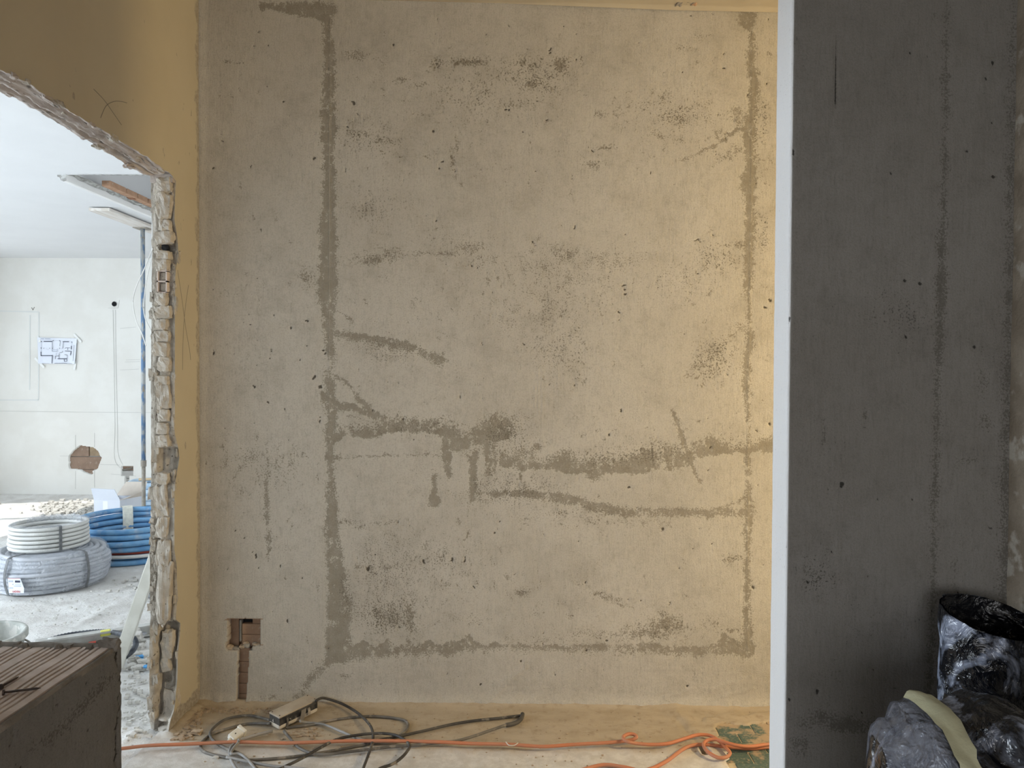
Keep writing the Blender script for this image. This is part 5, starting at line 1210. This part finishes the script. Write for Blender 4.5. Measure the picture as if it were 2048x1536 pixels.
def plan_sheet():
    y = FY - .004; cs = [ony(y, *p) for p in [(76, 675), (155, 677), (152, 728), (79, 727)]]
    n, m = 13, 9; V = []
    for i in range(n):
        for j in range(m):
            u, v = i / (n - 1), j / (m - 1)
            P = cs[0] * (1 - u) * (1 - v) + cs[1] * u * (1 - v) + cs[2] * u * v + cs[3] * (1 - u) * v
            lift = .004 + .016 * max(0, abs(u - .5) * 2 - .75) * 4 * (.4 + .6 * v) + .010 * max(0, v - .8) * 5 * abs(u - .5)
            V.append(P - np.array([0, lift, 0]))
    B = [p + np.array([0, .001, 0]) for p in V]; Fc = [tuple(f) for f in gfaces(n, m)] 
    t = tag(empty('floor_plan_sheet', tuple(cs[3])), 'printed floor plan sheet taped to the white far wall', 'paper')
    nv = len(V)
    reparent(mesh_obj('paper', V + B, [f[::-1] for f in Fc] + [tuple(i + nv for i in f) for f in Fc], MAT['paper']), t)
    def seg(x0, y0, x1, y1, w, mat):
        k = 110 / 2048.; A = ony(y - .012, 60 + x0 * k, 660 + y0 * k); Bq = ony(y - .012, 60 + x1 * k, 660 + y1 * k)
        return path_ribbon(np.array([A + (Bq - A) * q for q in np.linspace(0, 1, 4)]), (0, -1, 0), w, .0008)
    dark = [(510, 425, 840, 425, .004), (400, 430, 440, 430, .004), (840, 400, 890, 390, .003), (1085, 395, 1130, 410, .003), (1125, 410, 1110, 600, .0015), (1220, 435, 1450, 435, .0035), (1545, 440, 1560, 460, .004), (1540, 590, 1535, 720, .0035), (410, 810, 410, 960, .0035), (400, 958, 835, 955, .0035), (832, 930, 815, 1240, .003), (830, 450, 825, 800, .0018), (1240, 450, 1220, 690, .0018), (1300, 780, 1540, 795, .0028), (1530, 800, 1505, 940, .003), (1290, 915, 1400, 940, .0022), (1030, 1070, 1380, 1070, .0035), (1390, 950, 1385, 1070, .0015), (1270, 1085, 1275, 1170, .0025), (1275, 1168, 1375, 1168, .0018), (1375, 1075, 1370, 1170, .0018), (950, 970, 1080, 965, .0022), (945, 970, 940, 1080, .0022), (1085, 870, 1080, 1060, .0018), (910, 1238, 1380, 1240, .0018), (1380, 1245, 1600, 1255, .0012), (1640, 560, 1595, 1250, .0012), (400, 675, 430, 670, .005), (505, 680, 520, 680, .005), (725, 680, 740, 680, .005), (835, 680, 850, 680, .005), (1090, 680, 1110, 680, .005), (1300, 690, 1330, 660, .0018), (1330, 660, 1500, 665, .0015), (1405, 670, 1400, 740, .0018), (1095, 840, 1210, 835, .0015), (1210, 780, 1205, 835, .0015)]
    pale = [(400, 330, 520, 330, .004), (560, 330, 755, 332, .004), (415, 450, 410, 810, .0012), (840, 800, 1010, 805, .003), (1010, 700, 1010, 805, .002), (850, 740, 1000, 740, .002), (1120, 690, 1210, 690, .0015), (960, 895, 1000, 895, .005), (1560, 460, 1545, 590, .0012), (600, 700, 700, 740, .0012), (420, 1240, 720, 1240, .001), (890, 395, 1080, 395, .001)]
    [reparent(mesh_obj('plan_line', *seg(*a, MAT['ink']), MAT['ink'], smooth=False), t) for a in dark]
    [reparent(mesh_obj('plan_line', *seg(*a, MAT['ink_pale']), MAT['ink_pale'], smooth=False), t) for a in pale]
    for a, b in (((146, 668), (162, 684)), ((68, 716), (88, 735)), ((150, 722), (148, 740)), ((73, 672), (80, 684))):
        A, Bq = ony(y - .013, *a), ony(y - .013, *b); A[1] = FY - .003; 
        reparent(mesh_obj('tape_strip', *path_ribbon(np.array([A + (Bq - A) * q for q in np.linspace(0, 1, 4)]), (0, -1, 0), .012, .0008), MAT['tape_clear'], smooth=False), t)
plan_sheet()

def tools_on_floor():
    # spirit level
    A = onz(0, 70, 1304); Bq = onz(0, 335, 1264); d = Bq - A; L = np.linalg.norm(d); ang = math.atan2(d[1], d[0]); zt = .05
    t = tag(empty('spirit_level', tuple(A)), 'long aluminium spirit level with yellow vial on the dusty floor', 'level'); t.rotation_euler = (0, 0, ang)
    def loc(o, x, y, z): o.parent = t; o.location = (x, y, z); return o
    loc(bevel_box('rail', (L, .045, .010), .002, MAT['alu']), L / 2, 0, .049); loc(bevel_box('rail', (L, .045, .010), .002, MAT['alu']), L / 2, 0, .005); loc(bevel_box('web', (L, .012, .040), .001, MAT['alu']), L / 2, 0, .027)
    xv = float(np.linalg.norm(onz(.03, 205, 1284) - A)) * .985
    loc(bevel_box('vial', (.045, .030, .026), .006, MAT['vial'], seg=3), xv, -.004, .044)
    loc(bevel_box('red_clip', (.035, .02, .014), .003, MAT['red']), xv - .055, -.035, .012)
    g = loc(mesh_obj('grip_slot', *tube([(-.018, 0, 0), (.018, 0, 0)], .007, 10), MAT['tape_clear']), .07, -.002, .0505)
    # black corrugated hose arching over it
    P = [(40, 1302, .012), (60, 1296, .012), (85, 1284, .02), (130, 1271, .055), (180, 1264, .075), (215, 1263, .075), (240, 1268, .07), (266, 1276, .06), (272, 1288, .04), (265, 1302, .02), (250, 1314, .012)]
    W = []
    base = onz(0, 150, 1305)
    dep = [3.62, 3.64, 3.66, 3.68, 3.66, 3.58, 3.46, 3.38, 3.34, 3.30, 3.26]
    for i_, ((px, py, _), y_) in enumerate(zip(P, dep)):
        q = onz(.0135, px, py) if i_ < 6 else ony(y_, px, py); q[2] = max(q[2], .013); W.append(q)
    W = catmull(W, 14); n = len(W)
    tag(mesh_obj('corrugated_hose', *tube(W, .0125, 8, rad=.0125 * (1 - .22 * (np.arange(n) % 2))), MAT['black_tube']), 'black corrugated hose arching over the spirit level', 'hose')
    # pale straightedge leaning on the far side of the wall
    B0 = ony(3.27, 249, 1290); up = ony(3.34, 301, 1140) - B0; up /= np.linalg.norm(up); A = B0 - up * ((B0[2] - .012) / up[2])
    Lp = (XL - WT - .02 - A[0]) / up[0]
    o = bevel_box('straightedge', (.055, .018, Lp), .004, MAT['straightedge']); tag(o, 'pale straightedge bar leaning against the back of the broken wall', 'bar')
    c = A + up * Lp / 2; X = np.cross(np.array([0, 1., 0]), up); X /= np.linalg.norm(X); Yv = np.cross(up, X)
    M4 = Matrix.Identity(4)
    for i in range(3): M4[i][0] = X[i]; M4[i][1] = Yv[i]; M4[i][2] = up[i]; M4[i][3] = c[i]
    o.matrix_world = M4
    # grey bent conduit by the jamb
    W = catmull([onz(.014, *p) for p in [(330, 1140), (305, 1146), (293, 1154), (286.5, 1166), (286.5, 1178), (292, 1186), (300, 1192), (312, 1196)]], 6)
    tag(mesh_obj('bent_conduit', *tube(W, .0135, 8), MAT['strap']), 'short bent grey conduit on the floor beside the jamb', 'conduit')
    # second level, half hidden behind the jamb
    W = catmull([onz(.01, *p) for p in [(276, 1275), (283, 1270), (292, 1266), (304, 1262)]], 6)
    tag(mesh_obj('pale_hose', *tube(W, .012, 8), MAT['grey_tube']), 'pale blue hose end poking out beside the broken jamb', 'hose')
    # thin white string
    # mortar bucket
    cyb = 2.92; zr = .30; e = ony(cyb, 40, 1270); Rb = .172; cx = float(e[0] - Rb)
    t = tag(empty('mortar_bucket', (cx, cyb, 0)), 'mortar-caked grey bucket behind the brick block', 'bucket')
    k = float(e[2]) / zr; zr = float(e[2])
    prof = [(.0, .004), (.125, .004), (.128, .0), (.134, .01), (Rb - .012, zr - .03), (Rb, zr - .026), (Rb, zr - .004), (Rb - .003, zr), (Rb - .014, zr), (Rb - .018, zr - .006), (.127, .014), (0, .012)]
    reparent(mesh_obj('tub', *lathe(prof, 56, cx, cyb), MAT['bucket'], smooth=True), t)
    v, F = lathe([(0, .16), (.10, .155), (.146, .165)], 40, cx, cyb); reparent(mesh_obj('mortar_residue', v, F, MAT['debris']), t)
    W = [(cx + (Rb + .004) * math.cos(a), cyb + (Rb + .004) * math.sin(a), zr - .015 - .06 * math.sin((a + .3) / 2.6 * math.pi) * 1) for a in np.linspace(-.3, 2.3, 20)]
    reparent(mesh_obj('handle', *tube(W, .004, 6), MAT['bare_steel']), t)
    # shallow mortar tray behind the bucket
    c = onz(.20, 43, 1249); x1 = float(c[0]); yb = float(c[1]); x0 = x1 - .6; y0 = yb - .16; h = .20; w = .012
    t = tag(empty('mortar_tray', ((x0 + x1) / 2, (y0 + yb) / 2, 0)), 'rectangular grey mortar tray behind the bucket', 'tray')
    for nm, b in (('tray_side', box(x0, x1, y0, y0 + w, .008, h)), ('tray_side', box(x0, x1, yb - w, yb, .008, h)), ('tray_side', box(x0, x0 + w, y0 + w, yb - w, .008, h)), ('tray_side', box(x1 - w, x1, y0 + w, yb - w, .008, h)), ('tray_base', box(x0, x1, y0, yb, 0, .008))):
        reparent(mesh_obj(nm, *b, MAT['bucket'], smooth=False), t)
    # rubble heap by the jamb
    rs = random.Random(12)
    for i in range(30):
        px, py = max(264, rs.gauss(279, 12)), rs.uniform(1290, 1340); s = rs.choice([.03, .04, .05, .06]) * (.7 if py > 1320 else 1)
        v, F = lump((s * rs.uniform(.8, 1.5), s, s * rs.uniform(.5, .8)), i * 1.7, 3, .45, .25)
        a = rs.uniform(0, 6); R2 = np.array([[math.cos(a), -math.sin(a), 0], [math.sin(a), math.cos(a), 0], [0, 0, 1]]); v = v @ R2.T
        lay = max(0, .05 - abs(px - 274) / 600. - abs(py - 1300) / 700.) * (i % 3) * .6
        q = onz(0, px, py); z = -v[:, 2].min() - .006 + lay
        o = mesh_obj('rubble_chunk', v, F, MAT['debris'], smooth=False); o.location = (q[0], q[1], z)
        tag(o, 'broken plaster chunk in the rubble beside the broken jamb', 'rubble', 'rubble chunks by the jamb')
    for px, py, s, lab in ((281, 1323, .045, 'bright blue plastic scrap among the rubble, the larger one'), (295, 1341, .03, 'small blue plastic scrap by the jamb, below the larger one')):
        v, F = lump((s, s * .7, s * .35), px, 3, .4, .2); q = onz(0, px, py); o = mesh_obj('plastic_scrap', v, F, MAT['blue_scrap'], smooth=False); o.location = (q[0], q[1], -v[:, 2].min() + .012); tag(o, lab, 'scrap', 'blue scraps')
    # loose debris, uncountable
    rs = random.Random(31); parts = []
    def crumbs(n, fx, fy, s0, s1, parts):
        for i in range(n):
            px, py = fx(), fy(); q = onz(0, px, py); s = rs.uniform(s0, s1)
            if any((q[0] - a) ** 2 + (q[1] - b) ** 2 < r_ * r_ for a, b, r_ in COILS): continue
            v, F = lump((s * 1.3, s, s * .7), rs.random() * 50, 1, .3, .1)
            parts.append((v + q + np.array([0, 0, s * .2]), F))
    crumbs(420, lambda: rs.gauss(160, 42), lambda: rs.gauss(1017, 7), .008, .030, parts)
    crumbs(170, lambda: rs.uniform(0, 300), lambda: rs.uniform(1150, 1255), .003, .010, parts)
    crumbs(90, lambda: rs.uniform(245, 300), lambda: rs.uniform(1330, 1480), .004, .014, parts)
    crumbs(16, lambda: rs.uniform(215, 300), lambda: rs.uniform(1150, 1185), .006, .018, parts)
    o = mesh_obj('debris', *merge(parts), MAT['debris'], smooth=False); tag(o, 'small white plaster crumbs strewn over the next room floor', 'debris', kind='stuff')
    parts = []
    crumbs(200, lambda: rs.uniform(345, 400), lambda: rs.uniform(1420, 1482), .004, .013, parts)
    parts = [(v, F) for v, F in parts if XL + .0 < v[:, 0].mean() < XL + .10]
    crumbs(60, lambda: rs.gauss(610, 22), lambda: rs.gauss(1470, 7), .003, .009, parts)
    crumbs(90, lambda: rs.uniform(400, 560), lambda: rs.uniform(1417, 1428), .003, .010, parts)
    crumbs(160, lambda: rs.uniform(400, 1500), lambda: rs.uniform(1420, 1535), .002, .006, parts)
    o = mesh_obj('floor_crumbs', *merge(parts), MAT['crumb'], smooth=False); tag(o, 'tan plaster crumbs scattered on the dusty floor by the cables', 'crumbs', kind='stuff')
    for (px, py, s, lab) in ((432, 1517, .018, 'small pale plaster chip on the floor by the grey cables'), (393, 1468, .028, 'flat tan plaster flake near the left wall foot')):
        v, F = lump((s * 1.2, s * .8, s * .4), px, 3, .35, .2); q = onz(0, px, py); o = mesh_obj('plaster_chip', v, F, MAT['debris'] if px > 400 else MAT['crumb'], smooth=False); o.location = (q[0], q[1], -v[:, 2].min()); tag(o, lab, 'chip')
tools_on_floor()

# ------------------------------------------------------------------ power strip, cables
def power_strip():
    A = onz(0, 559, 1462); B = onz(.05, 634, 1402)
    ang = math.atan2(B[1] - A[1], B[0] - A[0]); L = .178; W, Hh = .064, .052
    t = tag(empty('power_strip', tuple(A)), 'dusty socket strip with scuffed black sides against the wall', 'power strip'); t.rotation_euler = (math.radians(2), math.radians(-1.5), ang)
    def loc(o, x, y, z): o.parent = t; o.location = (x, y, z); return o
    # local x = length (away from camera), local y = width to the left
    loc(bevel_box('base', (L, W, .020), .008, MAT['strip_white'], seg=3, smooth=False), L / 2, W / 2, .012)
    loc(bevel_box('side_band', (L - .002, W - .001, .032), .0035, MAT['strip_black']), L / 2, W / 2, .031)
    cv = loc(bevel_box('cover', (L, W, .006), .0025, MAT['strip_top']), L / 2, W / 2, .0495)
    for x in (.008, L - .008):
        for y in (.010, W - .010):
            s = bevel_box('screw', (.004, .004, .002), .0006, MAT['nail']); s.parent = cv; s.location = (x - L / 2, y - W / 2, .0035)
    def flap(pts, w, nm, m):
        P = catmull([np.array(p) for p in pts], 5); S = np.array([1., 0, 0]); n = len(P)
        V = np.concatenate([P - S * w / 2, P + S * w / 2, P - S * w / 2 + np.array([0, .002, 0]), P + S * w / 2 + np.array([0, .002, 0])])
        F = [f_ for i in range(n - 1) for f_ in ((i, n + i, n + i + 1, i + 1), (2 * n + i, 2 * n + i + 1, 3 * n + i + 1, 3 * n + i))]
        o = mesh_obj(nm, V, F, MAT[m], smooth=False); o.parent = t
    flap([(.035, -.001, .036), (.034, -.004, .022), (.032, -.005, .006)], .008, 'cord_stub', 'cable')
    flap([(.110, -.001, .040), (.100, -.010, .026), (.086, -.016, .006)], .022, 'plug_flap', 'cable')
    flap([(.132, -.001, .036), (.130, -.008, .026), (.128, -.010, .012)], .012, 'cord_stub', 'cable')
    # plug
    c = onz(.018, 472, 1470)
    p = tag(empty('power_plug', tuple(c)), 'small white plug lying at the end of the grey cable', 'plug'); p.rotation_euler = (math.radians(25), math.radians(-10), math.radians(62))
    b = bevel_box('plug_body', (.050, .034, .022), .006, MAT['plug'], p, 3); b.location = (.0, 0, 0)
    b2 = bevel_box('plug_face', (.014, .038, .028), .004, MAT['plug'], p, 2); b2.location = (.026, 0, 0)
    b3 = mesh_obj('strain_relief', *tube([(-.040, 0, 0), (-.022, 0, 0)], .006, 10, rad=[.004, .0075]), MAT['plug'], p)
    s = bevel_box('screw', (.004, .004, .002), .0006, MAT['nail'], p); s.location = (-.004, 0, .0115)
power_strip()

def cables():
    def cable(name, pts, r, lift, mat, label, cat='cable', group='cables on the floor', z=None, n=7, flat=False):
        P = [onz(r + lift + (q[2] if len(q) > 2 else 0), q[0], q[1]) for q in pts]
        return tag(mesh_obj(name, *tube(catmull(P, n), r, 8), MAT[mat]), label, cat, group)
    r = .0052
    cable('grey_cable', [(540, 1440, .012), (512, 1433), (490, 1431), (453, 1438), (429, 1454), (420, 1468), (429, 1483), (453, 1497), (478, 1507), (495, 1520), (512, 1536), (530, 1556)], r, .004, 'cable', 'grey cable looping left of the socket strip and out below', 'cable')
    cable('grey_cable', [(542, 1447, .010), (505, 1447), (478, 1451), (429, 1466), (407, 1481), (401, 1493), (412, 1505), (453, 1515), (497, 1520), (550, 1517), (612, 1510), (685, 1498), (741, 1487), (795, 1473), (815, 1456), (810, 1441), (770, 1434), (727, 1433), (673, 1439), (624, 1449), (585, 1454), (572, 1456)], r, .000, 'cable', 'long grey cable making the widest loop around the socket strip', 'cable')
    cable('black_cable', [(632, 1402, .045), (640, 1397, .03), (652, 1397, .012), (685, 1408), (717, 1427), (739, 1449), (746, 1468), (744, 1488), (734, 1517), (727, 1536), (722, 1556)], r, .010, 'cable_dark', 'black cable running from behind the socket strip to the front', 'cable')
    cable('black_cable', [(1043, 1431), (1000, 1436), (951, 1441), (902, 1449), (850, 1461), (805, 1471), (760, 1480), (730, 1488)], r, .003, 'cable_dark', 'dark cable stretching right to the taped bend, upper strand', 'cable')
    cable('grey_cable', [(1043, 1434), (1035, 1444), (1012, 1450), (980, 1461), (951, 1471), (920, 1480), (890, 1484), (829, 1490), (780, 1494), (746, 1498), (685, 1505), (648, 1509), (619, 1505), (595, 1493), (580, 1476), (568, 1462)], r, .006, 'cable', 'grey cable returning from the taped bend, lower strand', 'cable')
    cable('tape_bend', [(1045, 1428), (1043, 1436), (1035, 1444), (1024, 1448), (1012, 1450)], .0082, .002, 'cable_dark', 'black taped elbow where the two grey cable strands meet', 'cable')
    cable('black_cable', [(556, 1540), (587, 1525), (612, 1512), (636, 1498), (673, 1479), (709, 1471), (746, 1467), (780, 1468), (802, 1475), (819, 1490), (814, 1503), (801, 1517), (783, 1529), (760, 1537), (745, 1550)], r, .012, 'cable_dark', 'black cable forming the right-hand loop in front', 'cable')
    cable('grey_cable', [(600, 1442, .02), (614, 1445), (648, 1449), (685, 1464), (722, 1479), (760, 1484), (790, 1482)], r * .95, .004, 'cable_pale', 'pale grey cable leaving the socket strip to the right', 'cable')
    cable('grey_cable', [(545, 1462, .0), (520, 1468), (497, 1475), (482, 1480), (474, 1483), (462, 1494), (459, 1508), (464, 1524), (474, 1540)], r, .008, 'cable_pale', 'pale grey cable passing the white plug', 'cable')
    cable('grey_cable', [(478, 1479, .012), (476, 1486), (466, 1498), (463, 1508), (480, 1508), (497, 1521), (512, 1540), (520, 1552)], r, .014, 'cable_pale', 'pale blue-grey cable joined to the white plug', 'cable')
    cable('grey_cable', [(453, 1514), (500, 1524), (545, 1532), (590, 1536), (630, 1541)], r, .012, 'cable_pale', 'pale grey cable crossing the bottom edge', 'cable')
    ro = .0062
    O1 = [(200, 1501), (245, 1497), (300, 1491), (380, 1488), (465, 1484), (520, 1485), (575, 1486), (640, 1484), (697, 1482), (795, 1482), (880, 1484), (940, 1487), (987, 1488), (1024, 1489), (1085, 1493), (1146, 1489), (1219, 1485), (1256, 1481), (1268, 1478, .004), (1273, 1474, .008), (1268, 1469, .012), (1257, 1468, .014), (1247, 1473, .014), (1248, 1479, .014), (1258, 1484, .012), (1275, 1487, .004), (1301, 1489), (1336, 1487), (1370, 1477), (1394, 1470), (1419, 1471), (1438, 1482), (1453, 1497), (1460, 1506), (1453, 1514), (1436, 1515), (1416, 1504), (1407, 1490, .004), (1414, 1481, .008), (1431, 1479, .012), (1448, 1484, .013), (1475, 1491, .01), (1501, 1493, .004), (1533, 1489), (1580, 1484), (1650, 1480)]
    cable('orange_cable', O1, ro, .013, 'orange', 'orange cable running the whole floor and into a small loop', 'cable', 'orange cables', n=8)
    cable('orange_cable', [(1110, 1560), (1150, 1545), (1177, 1536), (1211, 1529.5), (1252, 1535), (1280, 1541), (1306, 1536), (1335, 1521), (1365, 1499), (1384, 1491), (1406, 1489), (1443, 1492.5), (1472, 1495.5), (1501, 1497), (1540, 1494), (1600, 1488)], ro, .002, 'orange', 'second orange cable rising from the bottom edge by the green tiles', 'cable', 'orange cables', n=8)
    o = cable('cable_tie', [(1012, 1484), (1017, 1490), (1024, 1491), (1030, 1490), (1036, 1486)], .0016, .028, 'straightedge', 'pale twist tie on the orange cable', 'tie', None)
cables()

# ------------------------------------------------------------------ plastic wrapped bundle, front right
def wrapped_bundle():
    # long wrapped roll lying on end against the partition; axis runs left to right, top edge rises to the right
    sx = np.linspace(0, 1, 64)
    yc = 1.36
    sil = [(1752, 1560), (1756, 1515), (1764, 1490), (1776, 1462), (1798, 1442), (1823, 1427), (1888, 1422), (1955, 1406), (1985, 1394), (2015, 1405), (2060, 1440), (2120, 1480)]
    top = np.array([ony(yc + .04, *p) for p in sil])
    xs = np.linspace(top[0][0], 1.17, 64); zt = np.interp(xs, top[:, 0], top[:, 2])
    n = 44; V = np.zeros((len(xs), n, 3))
    t = tag(empty('wrapped_bundle', (float(xs.mean()), yc, 0)), 'bulky bundle in milky black plastic banded with masking tape', 'bundle')
    def surf_pt(i, j, off=0.0):
        x = xs[i]; u = j / (n - 1)                 # 0 back floor .. top .. 1 front floor
        H = zt[i]; w = min(1.0, ((x - xs[0]) / .10) ** .5 + .02)
        dep = .165 * w if u < .5 else .30 * w
        a = math.pi * (-.06 + 1.12 * u)
        ca, sa = math.cos(a), math.sin(a)
        y = yc + .05 + (dep + off) * np.sign(ca) * abs(ca) ** .9
        z = (H + off) * max(0, sa) ** (.42 if u < .5 else .62) if sa > 0 else 0
        cr = 0.024 * (.5 - abs(n3((x * 8 + y * 3, z * 6, y * 6), 1.0, 2)) * 2) + .014 * (.5 - abs(n3((x * 19, z * 16 + x * 9, y * 12), 1.0, 7)) * 2)
        if sa > .2: y += cr * (1 if ca > 0 else -1) * 1.1
        z = z + cr * .5 * (z > .1)
        xx = x + .012 * n3((z * 9, y * 7, x * 4), 1, 5)
        return np.array([xx, min(y, PY0 - .012), max(z, 0.003)])
    for i in range(len(xs)):
        for j in range(n): V[i, j] = surf_pt(i, j)
    F = [tuple(f) for f in gfaces(len(xs), n, True)]
    reparent(mesh_obj('film_wrap', V.reshape(-1, 3), [f_[::-1] for f_ in F], MAT['bag'], smooth=False), t)
    # clear outer film at the left end
    V2 = []; k0, k1 = 1, 13
    for i in range(k0, k1):
        for j in range(6, n - 6):
            o = .004 + .012 * abs(n3((xs[i] * 14, j * .16, 2), 1, 3)) ; V2.append(surf_pt(i, j, o))
    reparent(mesh_obj('clear_film', V2, gfaces(k1 - k0, n - 12), MAT['bag_clear'], smooth=False), t)
    # masking tape band
    V3 = []; m = 40
    for j in range(m):
        u = .44 + .48 * j / (m - 1); jj = u * (n - 1)
        for k in range(7):
            sh = np.interp(u, [.3, .48, .62, .8, .92], [-.012, 0.0, .004, .02, .04])
            x = ony(yc, 1880, 1430)[0] + sh + (k / 6 - .5) * .040
            fi = np.clip(np.interp(x, xs, np.arange(len(xs))), 0, len(xs) - 1.001); i0 = int(fi); fr = fi - i0; j0 = int(min(jj, n - 2)); gr = jj - j0
            P = (V[i0, j0] * (1 - fr) + V[i0 + 1, j0] * fr) * (1 - gr) + (V[i0, j0 + 1] * (1 - fr) + V[i0 + 1, j0 + 1] * fr) * gr
            P1 = V[i0 + 1, j0] - V[i0, j0]; P2 = V[i0, j0 + 1] - V[i0, j0]; N = np.cross(P2, P1); N /= np.linalg.norm(N) + 1e-9
            if np.dot(N, P - np.array([P[0], yc + .05, P[2] * .6])) < 0: N = -N
            V3.append(P + N * .012)
    reparent(mesh_obj('tape_band', V3, gfaces(m, 7), MAT['masking']), t)
    # black plastic sleeve standing behind it
    cx, cy = 1.12, 1.755; t2 = tag(empty('plastic_sleeve', (cx, cy, 0)), 'open black plastic sleeve standing behind the taped bundle', 'sleeve')
    na, nz = 60, 26
    def ringpt(a, u, off):
        rx = .108 + .006 * u; ry = .085
        fold = 1 + .10 * (abs(n3((math.cos(a) * 1.6, math.sin(a) * 1.6, u * 3), 1.4, 3)) * 2 - .5) + .05 * n3((math.cos(a) * 4, math.sin(a) * 4, u * 7), 1.3, 8)
        z = u * (.765 + .040 * math.sin(a) + .02 * math.cos(a + 2.4))
        return (cx + (rx * fold + off) * math.cos(a), cy + (ry * fold + off) * math.sin(a), z)
    V = [ringpt(2 * math.pi * k / na, j / (nz - 1), 0) for k in range(na) for j in range(nz)]
    F = [(k * nz + j, ((k + 1) % na) * nz + j, ((k + 1) % na) * nz + j + 1, k * nz + j + 1) for k in range(na) for j in range(nz - 1)]
    reparent(mesh_obj('outer_film', V, F, MAT['bag']), t2)
    V = [ringpt(2 * math.pi * k / na, j / (nz - 1), -.004) for k in range(na) for j in range(nz)]
    reparent(mesh_obj('inner_lining', V, [f_[::-1] for f_ in F], MAT['bag_black']), t2)
wrapped_bundle()
